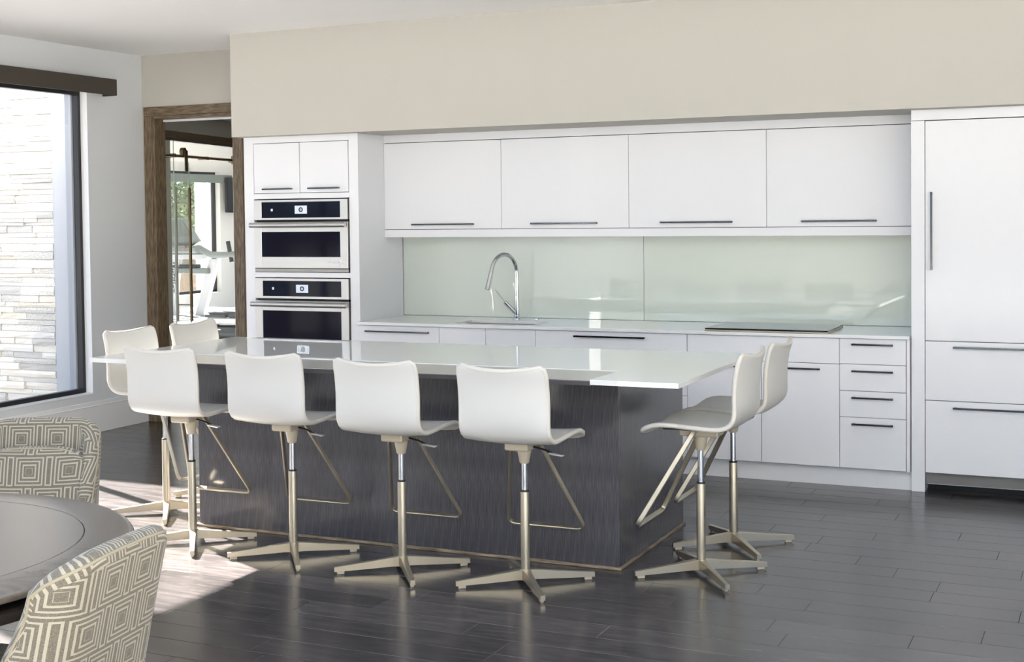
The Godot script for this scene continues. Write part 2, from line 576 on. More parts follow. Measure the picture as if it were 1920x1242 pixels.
# ------------------------------------------------------------------ room shell
func build_room() -> void:
	# left wall, with the window in view
	var b := MB.new()
	var xa := -2.60
	var xb := -2.416
	b.box(V(xa, 0, -0.075), V(xb, 2.969, 0.684))
	b.box(V(xa, 0, 0.684), V(xb, 0.31, 2.80))
	b.box(V(xa, 2.64, 0.684), V(xb, 2.969, 2.80))
	b.box(V(xa, 0, 2.80), V(xb, 2.969, 3.3))
	b.box(V(xa, 0, 3.3), V(xb, 0.31, 4.8))
	b.box(V(xa, 2.64, 3.3), V(xb, 2.969, 4.8))
	b.box(V(xa, 0, 4.8), V(xb, 2.969, 7.2))
	b.box(V(xa, 0, 7.2), V(xb, 1.45, 10.4))  # high opening out of view, placed to light the room from the left
	b.box(V(xa, 2.75, 7.2), V(xb, 2.969, 10.4))
	b.box(V(xa, 0, 10.4), V(xb, 2.969, 12.5))
	struct("wall_left", b.mesh(), M.wall_grey, "pale painted wall with the tall window, left of the doorway", "wall")
	for w in [[1, 0.684, 2.80, 1.655], [2, 3.3, 4.8, 4.05]]:  # the second window is out of view, placed to light the table side
		var win := thing("window_%d" % w[0], ["", "tall black framed window beside the stone wall outside", "black framed window out of view, placed to light the dining table"][w[0]], "window")
		win.set_meta("kind", "structure")
		var f := MB.new()
		var z0: float = w[1]
		var z1: float = w[2]
		f.box(V(-2.535, 0.31, z0), V(-2.482, 0.345, z1), 0.002)
		f.box(V(-2.535, 2.605, z0), V(-2.482, 2.64, z1), 0.002)
		f.box(V(-2.535, 0.345, z0), V(-2.482, 2.605, z0 + 0.035), 0.002)
		f.box(V(-2.535, 0.345, z1 - 0.035), V(-2.482, 2.605, z1), 0.002)
		f.box(V(-2.535, 0.345, w[3] - 0.03), V(-2.482, 2.605, w[3] + 0.03), 0.002)
		obj("window_frame", f.mesh(), M.frame, win)
		var g := MB.new()
		g.box(V(-2.60, 0.31, z0 - 0.0), V(-2.537, 2.64, z0 + 0.05), 0.002)
		g.box(V(-2.60, 0.31, z1 - 0.05), V(-2.537, 2.64, z1), 0.002)
		obj("outer_frame", g.mesh(), M.frame_out, win)
		for p in [[z0 + 0.035, w[3] - 0.03], [w[3] + 0.03, z1 - 0.035]]:
			var q := MB.new()
			q.quad(V(-2.508, 0.345, p[0]), V(-2.508, 0.345, p[1]), V(-2.508, 2.605, p[1]), V(-2.508, 2.605, p[0]), V(1, 0, 0))
			obj("pane", q.mesh(), M.pane, win)
		var l := MB.new()
		l.box(V(-2.482, 0.30, z0), V(-2.412, 0.312, z1), 0.002)
		l.box(V(-2.482, 0.312, z0), V(-2.414, 2.64, z0 + 0.006), 0.001)
		l.box(V(-2.482, 0.312, z1 - 0.006), V(-2.414, 2.64, z1), 0.001)
		obj("reveal", l.mesh(), M.trim_white, win)
	# back wall: part with the doorway, and the kitchen part
	b = MB.new()
	b.box(V(-2.60, 0, -0.075), V(-2.315, 2.969, 0.045))
	b.box(V(-2.315, 2.48, -0.075), V(-1.506, 2.969, 0.045))
	b.box(V(-1.506, 0, -0.075), V(-1.014, 2.969, 0.045))
	struct("wall_doorway", b.mesh(), M.wall, "beige wall with the doorway cut in it, left of the oven tower", "wall")
	struct("wall_back", bx(V(-1.014, 0, -0.13), V(8.66, 2.969, -0.012), 0.0), M.wall, "plain wall behind the kitchen cabinets", "wall")
	struct("trim_1", bx(V(-1.035, 2.232, -0.012), V(8.5, 2.969, 0.74), 0.001), M.wall, "deep beige soffit above the white cabinets", "soffit")
	b = MB.new()
	b.box(V(8.5, 0, -0.1), V(8.66, 2.969, 3.4))
	b.box(V(8.5, 2.2, 3.4), V(8.66, 2.969, 11.6))  # unseen opening below, placed to light the left wall and ceiling
	b.box(V(8.5, 0, 11.6), V(8.66, 2.969, 12.5))
	struct("wall_right", b.mesh(), M.wall, "wall out of view at the far right, its opening placed to light the left wall", "wall")
	b = MB.new()
	b.box(V(-2.6, 0, 12.5), V(2.2, 1.6, 12.66))
	b.box(V(-2.6, 1.6, 12.5), V(-2.2, 2.969, 12.66))  # rear openings are out of view, placed to light cabinets and soffit
	b.box(V(-2.2, 2.6, 12.5), V(2.2, 2.969, 12.66))
	b.box(V(2.2, 2.2, 12.5), V(5.0, 2.969, 12.66))
	b.box(V(5.0, 0, 12.5), V(8.66, 2.969, 12.66))
	struct("wall_rear", b.mesh(), M.wall, "unseen wall behind the camera, its openings placed to light the cabinet fronts", "wall")
	b = MB.new()
	b.box(V(-2.6, 2.969, -0.13), V(8.66, 3.2, 4.8))
	b.box(V(-2.6, 2.969, 4.8), V(0.1, 3.2, 10.4))  # the hole left from here is an added skylight for fill light
	b.box(V(5.2, 2.969, 4.8), V(8.66, 3.2, 10.4))
	b.box(V(-2.6, 2.969, 10.4), V(8.66, 3.2, 12.66))
	struct("ceiling", b.mesh(), M.ceiling, "smooth white ceiling over the kitchen", "ceiling")
	struct("added_pale_floor", bx(V(-2.416, 0.0, 6.95), V(8.5, 0.012, 12.5), 0.002), M.paving, "pale stone floor added behind the camera to bounce light up", "floor")  # added pale surface, bounces sunlight onto the ceiling
	# baseboards
	b = MB.new()
	b.box(V(-2.416, 0, 0.062), V(-2.398, 0.212, 6.94), 0.002)
	b.box(V(-2.416, 0.212, 0.062), V(-2.404, 0.246, 6.94), 0.004)
	b.box(V(-2.416, 0.206, 0.062), V(-2.394, 0.216, 6.94), 0.003)
	struct("baseboard_left", b.mesh(), M.trim_white, "tall white baseboard under the left window", "baseboard")
	# doorway: stained wood casing
	var d := thing("door_1", "stained brown wooden doorway casing beside the oven tower", "doorway")
	d.set_meta("kind", "structure")
	obj("casing_side", bx(V(-2.395, 0, 0.045), V(-2.318, 2.478, 0.062), 0.003), M.casing_v, d)
	obj("casing_side", bx(V(-1.508, 0, 0.045), V(-1.431, 2.478, 0.062), 0.003), M.casing_v, d)
	obj("casing_head", bx(V(-2.395, 2.479, 0.045), V(-1.431, 2.552, 0.062), 0.003), M.casing_h, d)
	obj("jamb", bx(V(-2.318, 0, -0.085), V(-2.292, 2.478, 0.052), 0.002), M.casing_v, d)
	obj("jamb", bx(V(-1.532, 0, -0.085), V(-1.508, 2.478, 0.052), 0.002), M.casing_v, d)
	obj("jamb_head", bx(V(-2.292, 2.455, -0.085), V(-1.532, 2.479, 0.052), 0.002), M.casing_h, d)
	var tr := MB.new()
	tr.box(V(-2.292, 2.437, -0.08), V(-1.532, 2.455, -0.055), 0.002)
	obj("head_track", tr.mesh(), M.trim_white, d)
	# roller shade valance over window 1
	var va := thing("shade_valance", "dark brown box valance mounted above the left window", "valance")
	obj("fascia", bx(V(-2.295, 2.608, 0.50), V(-2.278, 2.733, 4.95), 0.003), M.valance, va)
	obj("fascia", bx(V(-2.414, 2.608, 0.50), V(-2.295, 2.733, 0.515), 0.002), M.valance, va)
	obj("lid", bx(V(-2.414, 2.72, 0.515), V(-2.295, 2.733, 4.95), 0.002), M.valance, va)
	var ro := MB.new()
	ro.rod(V(-2.36, 2.675, 0.53), V(-2.36, 2.675, 4.93), 0.03, 14)
	obj("shade_roll", ro.mesh(), M.trim_white, va)

func build_floor() -> void:
	var rng := RandomNumberGenerator.new()
	rng.seed = 77
	var fl := struct("floor", bx(V(-6.0, -0.12, -7.0), V(8.66, -0.012, 12.66), 0.0), M.gap, "dark stained wood plank floor of the kitchen", "floor")
	var w := 0.1647
	var fixed := {0: [3.17], 1: [3.708], 2: [3.346], 3: [2.83, 4.064], 4: [3.15, 3.67], 5: [3.43], 7: [3.675], 8: [3.87], 10: [4.07], 11: [3.37, 4.432], 12: [3.615], 13: [3.08, 4.32], 14: [4.074], 15: [3.62], -1: [2.4], -3: [2.98]}
	var rest := [MB.new(), MB.new(), MB.new()]
	var meshes := {}
	var count := 0
	for k in range(-7, 70):
		var z0 := 1.095 + w * k
		var z1 := z0 + w
		if z0 > 12.5:
			break
		var cuts := [-2.42]
		var x := -2.42 + rng.randf_range(0.25, 1.2)
		var fx: Array = fixed.get(k, [])
		var limit: float = fx[0] if fx.size() else 8.5
		while x < limit - 0.45:
			cuts.append(x)
			x += rng.randf_range(0.7, 1.5)
		for f in fx:
			cuts.append(f)
		x = (fx[fx.size() - 1] if fx.size() else cuts[cuts.size() - 1]) + rng.randf_range(0.7, 1.4)
		while x < 8.2:
			cuts.append(x)
			x += rng.randf_range(0.7, 1.5)
		cuts.append(8.5)
		for i in cuts.size() - 1:
			var a: float = cuts[i] + 0.0006
			var c: float = cuts[i + 1] - 0.0006
			if c - a < 0.05:
				continue
			# only planks that the photograph can show are single parts
			var near := z1 > 0.55 and z0 < 5.0 and a < 4.9 and c > -2.42 + maxf(0.0, (z0 - 3.0) * 0.8)
			if a > -1.0 and z1 < 0.6:
				near = false
			if near and count < 298:
				count += 1
				var p := obj("plank", bx(V(a, -0.012, z0 + 0.0006), V(c, 0.0, z1 - 0.0006), 0.0011), M.floors[rng.randi() % 5], fl)
				p.name = "plank" if count == 1 else "plank_%03d" % (count - 1)
			else:
				rest[rng.randi() % 3].box(V(a, -0.012, z0 + 0.0006), V(c, 0.0, z1 - 0.0006), 0.0011)
	# hall beyond the doorway
	for k in range(-42, -7):
		var z0 := 1.095 + w * k
		var x := -5.9 + rng.randf_range(0.0, 0.8)
		while x < -0.9:
			var c := x + rng.randf_range(0.8, 1.5)
			rest[rng.randi() % 3].box(V(x + 0.0006, -0.012, z0 + 0.0006), V(c - 0.0006, 0.0, z0 + w - 0.0006), 0.0011)
			x = c
	for i in 3:
		var r := obj("distant_planks", rest[i].mesh(), M.floors[i + 1], fl)
		r.set_meta("kind", "stuff")

# ------------------------------------------------------------------ outside the left window
func build_outside() -> void:
	struct("ground", bx(V(-60, -0.5, -60), V(60, -0.16, 60), 0.0), M.gravel, "grey gravel ground outside the house", "ground")
	struct("added_terrace", MB.new().box(V(-3.0, -0.16, 12.66), V(26.0, -0.05, 26.0)).box(V(8.66, -0.16, -6.0), V(26.0, -0.05, 12.66)).mesh(), M.paving, "pale paving added behind the camera to bounce light indoors", "added_terrace")  # added pale surface outdoors, bounces sunlight into the room
	var wing := struct("wall_stone", bx(V(-7.2, -0.13, 0.05), V(-3.09, 2.97, 0.33), 0.0), M.stones[3], "white stacked ledgestone wall outside the window", "wall")
	struct("wall_outer", bx(V(-3.09, -0.13, 0.05), V(-2.6, 2.97, 0.36), 0.004), M.stucco, "grey rendered pier between the stone wall and window", "wall")
	var rng := RandomNumberGenerator.new()
	rng.seed = 12
	var y := -0.02
	var rest := MB.new()
	var n := 0
	while y < 2.95:
		var h := rng.randf_range(0.036, 0.075)
		var x := -3.092
		while x > -7.0:
			var l := rng.randf_range(0.12, 0.46)
			var pieces := [[y, y + h]]
			if h > 0.06 and rng.randf() < 0.5:
				pieces = [[y, y + h * 0.45], [y + h * 0.45, y + h]]
			for p in pieces:
				var dz := rng.randf_range(0.004, 0.034)
				var xl := maxf(x - l, -7.2)
				if x > -4.0 and y > 0.15:
					n += 1
					var st := MB.new()
					rough_stone(st, V(xl + 0.001, p[0] + 0.0015, 0.325), V(x - 0.001, p[1] - 0.0015, 0.34 + dz), rng)
					obj("stone", st.mesh(), M.stones[rng.randi() % M.stones.size()], wing)
				else:
					rest.box(V(xl + 0.001, p[0] + 0.0015, 0.325), V(x - 0.001, p[1] - 0.0015, 0.34 + dz), 0.003)
			x -= l
		y += h
	var r := obj("distant_stones", rest.mesh(), M.stones[5], wing)
	r.set_meta("kind", "stuff")

# a split-face stone: the front is a small grid of uneven points
func rough_stone(m: MB, lo: Vector3, hi: Vector3, rng: RandomNumberGenerator) -> void:
	var nx := 3
	var P := []
	for i in nx + 1:
		var row := []
		for j in 3:
			var px: float = lerpf(lo.x, hi.x, float(i) / nx)
			var py: float = lerpf(lo.y, hi.y, j / 2.0)
			row.append(V(px, py, hi.z - rng.randf_range(0.0, 0.010) - (0.004 if j != 1 else 0.0)))
		P.append(row)
	for i in nx:
		for j in 2:
			var a: Vector3 = P[i][j]
			var b: Vector3 = P[i + 1][j]
			var c: Vector3 = P[i + 1][j + 1]
			var d: Vector3 = P[i][j + 1]
			var n1 := (b - a).cross(c - a).normalized()
			var n2 := (c - a).cross(d - a).normalized()
			m.tri(a, b, c, n1, n1, n1)
			m.tri(a, c, d, n2, n2, n2)
	for i in nx:
		for e in [[0, -1.0, lo.y], [2, 1.0, hi.y]]:
			var a: Vector3 = P[i][e[0]]
			var b: Vector3 = P[i + 1][e[0]]
			m.quad(a, b, V(b.x, e[2], lo.z), V(a.x, e[2], lo.z), V(0, e[1], 0))
	for e in [[0, -1.0], [nx, 1.0]]:
		for j in 2:
			var a: Vector3 = P[e[0]][j]
			var b: Vector3 = P[e[0]][j + 1]
			m.quad(a, b, V(b.x, b.y, lo.z), V(a.x, a.y, lo.z), V(e[1], 0, 0))

# ------------------------------------------------------------------ hall and gym beyond the doorway
func build_hall_and_gym() -> void:
	var O := V(-4.06, 0, -2.26)
	var D := V(-0.2059, 0, -0.9786)
	var N := V(0.9786, 0, -0.2059)      # towards the hall
	var xf := Transform3D(Basis(D, Vector3.UP, N), O)   # x along the glass wall, z towards the hall
	var b := MB.new()
	b.box(V(-1.0, 0, -7.0), V(-0.9, 2.75, -0.13))
	b.box(V(-5.2, 0, -7.0), V(-0.9, 2.75, -6.9))
	struct("wall_hall", b.mesh(), M.wall, "plain beige wall of the hall past the doorway", "wall")
	b = MB.new()
	b.box(V(-2.3, 0, -0.075), V(-0.4, 2.75, 0.02), 0.0, xf)
	b.box(V(-0.4, 2.52, -0.075), V(1.95, 2.75, 0.02), 0.0, xf)
	b.box(V(1.95, 0, -0.075), V(4.9, 2.75, 0.02), 0.0, xf)
	struct("wall_gym", b.mesh(), M.wall, "beige hall wall above the glass gym door", "wall")
	struct("ceiling_hall", bx(V(-5.4, 2.75, -7.0), V(-0.9, 2.9, -0.13)), M.ceiling, "white ceiling of the hall past the doorway", "ceiling")
	# sliding glass door
	var g := thing("door_2", "frameless glass sliding door of the gym on a bronze rail", "door")
	g.set_meta("kind", "structure")
	obj("door_head", MB.new().box(V(-0.45, 2.487, 0.0), V(2.0, 2.552, 0.04), 0.002, xf).mesh(), M.casing_h, g)
	obj("door_side", MB.new().box(V(-0.45, 0, 0.0), V(-0.38, 2.487, 0.04), 0.002, xf).mesh(), M.casing_v, g)
	obj("door_side", MB.new().box(V(1.93, 0, 0.0), V(2.0, 2.487, 0.04), 0.002, xf).mesh(), M.casing_v, g)
	obj("head_channel", MB.new().box(V(-0.38, 2.455, -0.03), V(1.93, 2.487, 0.02), 0.002, xf).mesh(), M.steel_dark, g)
	for p in [[-0.38, 0.20, 0.0, 2.455], [0.21, 1.66, 0.0, 2.455]]:
		var q := MB.new()
		q.quad(xf * V(p[0], 0.01, p[2]), xf * V(p[1], 0.01, p[2]), xf * V(p[1], p[3], p[2]), xf * V(p[0], p[3], p[2]), N)
		obj("pane", q.mesh(), M.glass, g)
	var q2 := MB.new()
	q2.quad(xf * V(-0.36, 0.02, 0.04), xf * V(0.455, 0.02, 0.04), xf * V(0.455, 2.24, 0.04), xf * V(-0.36, 2.24, 0.04), N)
	obj("sliding_pane", q2.mesh(), M.glass, g)
	var ge := MB.new()
	for s in [[0.196, 0.003, 2.455, 0.0], [0.455, 0.005, 2.24, 0.04], [1.66, 0.003, 2.2, 0.0]]:
		ge.box(V(s[0] - s[1], 0.02, s[3] - 0.005), V(s[0] + s[1], s[2], s[3] + 0.005), 0.001, xf)
	obj("glass_edge", ge.mesh(), M.glass_edge, g)
	obj("rail", MB.new().rod(xf * V(-0.36, 2.293, 0.075), xf * V(1.93, 2.303, 0.075), 0.016, 12).mesh(), M.bronze, g)
	for s in [0.05, 0.82, 1.60]:
		obj("standoff", MB.new().rod(xf * V(s, 2.296, -0.02), xf * V(s, 2.296, 0.095), 0.022, 12).mesh(), M.bronze, g)
	obj("stopper", MB.new().rod(xf * V(1.5, 2.255, 0.075), xf * V(1.5, 2.35, 0.075), 0.024, 12).mesh(), M.bronze, g)
	obj("roller", MB.new().rod(xf * V(0.27, 2.345, 0.05), xf * V(0.27, 2.345, 0.095), 0.042, 18).mesh(), M.bronze, g)
	obj("hanger", MB.new().box(V(0.25, 2.14, 0.095), V(0.315, 2.36, 0.105), 0.003, xf).mesh(), M.bronze, g)
	for k in [[-0.06, "steel"], [0.10, "bronze"]]:
		obj("pull_bar", MB.new().rod(xf * V(0.34, 0.58, k[0]), xf * V(0.34, 1.975, k[0]), 0.016, 12).mesh(), M[k[1]], g)
	for hy in [0.75, 1.81]:
		obj("pull_post", MB.new().rod(xf * V(0.34, hy, -0.06), xf * V(0.34, hy, 0.10), 0.008, 10).mesh(), M.steel, g)
	# gym room
	b = MB.new()
	b.box(V(-9.1, 0, -4.6), V(-8.88, 2.9, -2.3))
	b.box(V(-9.1, 0, -9.64), V(-8.88, 0.427, -4.6))
	b.box(V(-9.1, 2.42, -9.64), V(-8.88, 2.9, -4.6))
	b.box(V(-9.1, 0, -13.6), V(-8.88, 2.9, -9.64))
	struct("wall_far", b.mesh(), M.gym_wall, "white gym wall with a window, beyond the glass door", "wall")
	struct("wall_gym_end", bx(V(-9.1, 0, -13.8), V(-4.0, 2.9, -13.6), 0.0), M.gym_wall, "white end wall of the gym", "wall")
	struct("wall_gym_front", bx(V(-9.1, 0, -2.4), V(-4.1, 2.9, -2.2), 0.0), M.gym_wall, "white front wall of the gym", "wall")
	b = MB.new()
	b.box(V(-9.1, 2.9, -13.8), V(-4.0, 3.0, -2.2))
	b.box(V(-5.4, 2.9, -13.8), V(-4.0, 3.0, -7.0))
	struct("ceiling_gym", b.mesh(), M.ceiling, "white ceiling of the gym", "ceiling")
	struct("floor_gym", MB.new().box(V(-9.1, -0.03, -13.8), V(-4.0, -0.004, -6.5)).box(V(-9.1, -0.03, -6.5), V(-4.9, -0.004, -2.2)).mesh(), M.gym_floor, "pale floor of the gym", "floor")
	var w3 := thing("window_3", "gym window with dark frame looking onto greenery", "window")
	w3.set_meta("kind", "structure")
	var f := MB.new()
	f.box(V(-9.03, 0.427, -9.64), V(-8.97, 0.475, -4.6), 0.002)
	f.box(V(-9.03, 2.37, -9.64), V(-8.97, 2.42, -4.6), 0.002)
	f.box(V(-9.03, 0.475, -9.64), V(-8.97, 2.37, -9.59), 0.002)
	f.box(V(-9.03, 0.475, -4.65), V(-8.97, 2.37, -4.6), 0.002)
	obj("window_frame", f.mesh(), M.frame, w3)
	var q3 := MB.new()
	q3.quad(V(-9.0, 0.475, -9.59), V(-9.0, 0.475, -4.65), V(-9.0, 2.37, -4.65), V(-9.0, 2.37, -9.59), V(1, 0, 0))
	obj("pane", q3.mesh(), M.pane, w3)
	struct("trim_2", bx(V(-9.7, -0.13, -10.45), V(-9.45, 3.2, -10.02), 0.004), M.stucco, "white porch post outside the gym window", "post")
	var va := thing("gym_shade_valance", "grey shade valance above the gym window", "valance")
	obj("fascia", bx(V(-8.80, 2.239, -9.85), V(-8.78, 2.371, -4.5), 0.003), M.valance_grey, va)
	obj("end_cap", bx(V(-8.878, 2.239, -9.85), V(-8.80, 2.371, -9.83), 0.002), M.valance_grey, va)
	obj("lid", bx(V(-8.878, 2.36, -9.83), V(-8.80, 2.371, -4.5), 0.002), M.valance_grey, va)
	var tv := thing("television", "black wall television right of the gym window", "television")
	obj("housing", bx(V(-8.772, 1.747, -10.68), V(-8.73, 2.335, -9.63), 0.004), M.dark, tv)
	obj("screen", bx(V(-8.731, 1.765, -10.66), V(-8.727, 2.32, -9.65), 0.001), M.screen, tv)
	obj("bracket", bx(V(-8.878, 1.9, -10.3), V(-8.772, 2.2, -10.0), 0.002), M.dark, tv)
	build_treadmill()
	build_bench()
	# greenery and rock beyond the gym window
	struct("hillside", bank(), M.rock, "sandy rocky bank beyond the gym window", "hillside")
	shrub("shrub", V(-13.2, 0.9, -13.7), 1.5, 1, "pale green leafy shrub nearest the gym window's middle")
	shrub("shrub", V(-14.6, 1.2, -17.2), 1.7, 0, "darker green shrub beside the white porch post")
	shrub("shrub", V(-13.0, 0.9, -10.4), 1.4, 2, "yellow green shrub at the gym window's far left")

func bank() -> ArrayMesh:
	var m := MB.new()
	var f := FastNoiseLite.new()
	f.seed = 9
	f.frequency = 0.5
	var P := []
	for i in 20:
		var row := []
		for j in 24:
			var u := i / 19.0
			var x := -10.6 - 7.0 * u
			var z := -32.0 + 27.0 * j / 23.0
			row.append(V(x, -0.2 + 3.4 * pow(u, 0.8) * (0.8 + 0.3 * f.get_noise_2d(x, z)) + 0.35 * f.get_noise_2d(x * 3.0, z * 3.0) * minf(1.0, u * 5.0), z))
		P.append(row)
	for i in 19:
		for j in 23:
			var a: Vector3 = P[i][j]
			var b: Vector3 = P[i + 1][j]
			var c: Vector3 = P[i + 1][j + 1]
			var d: Vector3 = P[i][j + 1]
			var n1 := (c - a).cross(b - a).normalized()
			if n1.y < 0.0:
				n1 = -n1
			m.tri(a, b, c, n1, n1, n1)
			var n2 := (d - a).cross(c - a).normalized()
			if n2.y < 0.0:
				n2 = -n2
			m.tri(a, c, d, n2, n2, n2)
	return m.mesh()

func shrub(called: String, at: Vector3, size: float, tone: int, label: String) -> void:
	var t := thing(called, label, "shrub", at, 0.0, "")
	var rng := RandomNumberGenerator.new()
	rng.seed = int(absf(at.z) * 100.0)
	var st := MB.new()
	for k in 6:
		var a := TAU * k / 6.0
		st.rod(V(0, -0.6, 0), V(cos(a) * size * 0.45, size * rng.randf_range(0.5, 0.9), sin(a) * size * 0.45), 0.03, 6, 0.012)
	obj("stem", st.mesh(), M.bark, t)
	var lf := MB.new()
	for k in 5000:
		var d := V(rng.randfn(), rng.randfn(), rng.randfn()).normalized()
		var r := size * (0.55 + 0.45 * rng.randf()) * (0.85 + 0.2 * sin(d.x * 7.0 + d.z * 5.0))
		var p := V(d.x * r * 0.9, size * 0.65 + d.y * r * 0.75, d.z * r * 0.9)
		var up := (d + V(rng.randfn(), rng.randfn(), rng.randfn()) * 0.5).normalized()
		var s := up.cross(V(rng.randfn(), rng.randfn(), rng.randfn())).normalized()
		var w := up.cross(s)
		var l := rng.randf_range(0.035, 0.07)
		lf.quad(p - s * l, p - w * l * 0.45, p + s * l, p + w * l * 0.45, up)
	var o := obj("foliage", lf.mesh(), M.leaf[tone], t)
	o.set_meta("kind", "stuff")

func mirrored_text(words: String, height: float, depth: float, xf: Transform3D) -> ArrayMesh:
	# lettering as the photograph shows it: reversed left to right
	var tm := TextMesh.new()
	var sf := SystemFont.new()
	sf.font_names = PackedStringArray(["Droid Sans"])
	sf.font_weight = 700
	tm.font = sf
	tm.text = words
	tm.font_size = 64
	tm.pixel_size = height / 46.0
	tm.depth = depth
	tm.curve_step = 1.0
	var s := tm.get_mesh_arrays()
	var vs: PackedVector3Array = s[Mesh.ARRAY_VERTEX]
	var ns: PackedVector3Array = s[Mesh.ARRAY_NORMAL]
	var id: PackedInt32Array = s[Mesh.ARRAY_INDEX] if s[Mesh.ARRAY_INDEX] != null else PackedInt32Array(range(vs.size()))
	var m := MB.new()
	for i in range(0, id.size(), 3):
		var p := []
		var nn := []
		for k in 3:
			var a := vs[id[i + k]]
			var b := ns[id[i + k]]
			p.append(xf * V(-a.x, a.y, a.z))
			nn.append((xf.basis * V(-b.x, b.y, b.z)).normalized())
		m.tri(p[0], p[1], p[2], nn[0], nn[1], nn[2])
	return m.mesh()

func build_treadmill() -> void:
	var t := thing("treadmill", "white and grey treadmill with a tilted console, behind the glass", "treadmill")
	var zc := -6.79
	# deck
	obj("deck", MB.new().box(V(-7.75, 0.05, zc - 0.35), V(-6.95, 0.26, zc + 0.9), 0.02).mesh(), M.gym_white, t)
	obj("belt", MB.new().box(V(-7.65, 0.255, zc - 0.3), V(-7.05, 0.268, zc + 0.88), 0.003).mesh(), M.gym_dark, t)
	obj("motor_hood", MB.new().box(V(-7.75, 0.24, zc - 0.7), V(-6.95, 0.34, zc - 0.3), 0.03).mesh(), M.gym_white, t)
	obj("foot", MB.new().box(V(-7.72, 0.0, zc - 0.6), V(-6.98, 0.06, zc - 0.5), 0.01).mesh(), M.gym_dark, t)
	obj("foot", MB.new().box(V(-7.72, 0.0, zc + 0.75), V(-6.98, 0.06, zc + 0.85), 0.01).mesh(), M.gym_dark, t)
	# two leaning uprights, as flat tapered blades
	var u1 := leaning_post(t, V(-7.66, 0.25, zc), V(-7.52, 1.10, zc), 0.17, 0.13)
	leaning_post(t, V(-7.14, 0.25, zc), V(-6.86, 1.08, zc), 0.15, 0.15)
	var along := (V(-7.52, 1.10, zc) - V(-7.66, 0.25, zc)).normalized()
	var side := along.cross(V(0, 0, 1)).normalized()
	var letters := obj("lettering", mirrored_text("NordicTrack", 0.085, 0.004, Transform3D(Basis(-along, -side, V(0, 0, 1)) * Basis(V(0, 0, 1), PI), V(-7.588, 0.69, zc + 0.037))), M.gym_dark, u1)
	letters.set_meta("label", "dark reversed lettering along the upright")
	# console
	var cs := MB.new()
	var poly := PackedVector2Array([Vector2(-7.78, -1.665), Vector2(-7.34, -1.665), Vector2(-7.08, -1.33), Vector2(-7.30, -1.24), Vector2(-7.78, -1.24)])
	cs.prism(poly, 0.0, 0.05, Transform3D(Basis(V(1, 0, 0), V(0, 0, 1), V(0, -1, 0)), V(0, 0, zc + 0.02)), 0.006)
	obj("console", cs.mesh(), M.gym_grey, t)
	var cs2 := MB.new()
	cs2.prism(PackedVector2Array([Vector2(-7.72, -1.63), Vector2(-7.37, -1.63), Vector2(-7.19, -1.40), Vector2(-7.72, -1.40)]), 0.0, 0.008, Transform3D(Basis(V(1, 0, 0), V(0, 0, 1), V(0, -1, 0)), V(0, 0, zc + 0.068)))
	obj("screen", cs2.mesh(), M.valance_grey, t)
	obj("control_shelf", MB.new().box(V(-7.8, 1.16, zc - 0.02), V(-7.05, 1.27, zc + 0.16), 0.03).mesh(), M.gym_grey, t)
	obj("stop_button", MB.new().rod(V(-7.26, 1.245, zc + 0.15), V(-7.26, 1.245, zc + 0.17), 0.022, 12).mesh(), mat(rgb(150, 92, 88), 0.5), t)
	obj("under_console", MB.new().box(V(-7.7, 1.07, zc - 0.06), V(-7.02, 1.16, zc + 0.05), 0.02).mesh(), M.gym_white, t)
	obj("handrail", MB.new().tube([V(-7.10, 1.24, zc + 0.08), V(-6.98, 1.19, zc + 0.08), V(-6.85, 1.14, zc + 0.1), V(-6.62, 1.135, zc + 0.1), V(-6.42, 1.15, zc + 0.1)], 0.045, 12).mesh(), M.gym_grey, t)
	obj("handrail", MB.new().tube([V(-7.78, 1.24, zc + 0.08), V(-7.9, 1.18, zc + 0.08), V(-8.1, 1.14, zc + 0.1)], 0.045, 12).mesh(), M.gym_grey, t)
	obj("grip", MB.new().rod(V(-6.5, 1.04, zc + 0.1), V(-6.56, 1.33, zc + 0.1), 0.03, 10).mesh(), M.gym_dark, t)
	obj("tray", MB.new().box(V(-7.5, 0.87, zc - 0.04), V(-6.92, 0.95, zc + 0.12), 0.012).mesh(), M.gym_grey, t)
	obj("tray_cover", MB.new().box(V(-7.42, 0.945, zc - 0.02), V(-7.12, 1.0, zc + 0.1), 0.012).mesh(), M.gym_dark, t)

func leaning_post(t: Node, a: Vector3, b: Vector3, w0: float, w1: float) -> MeshInstance3D:
	var m := MB.new()
	var poly := PackedVector2Array([Vector2(a.x - w0 / 2, -a.y), Vector2(a.x + w0 / 2, -a.y), Vector2(b.x + w1 / 2, -b.y), Vector2(b.x - w1 / 2, -b.y)])
	m.prism(poly, 0.0, 0.07, Transform3D(Basis(V(1, 0, 0), V(0, 0, 1), V(0, -1, 0)), V(0, 0, a.z - 0.035)), 0.006)
	return obj("upright", m.mesh(), M.gym_white, t)

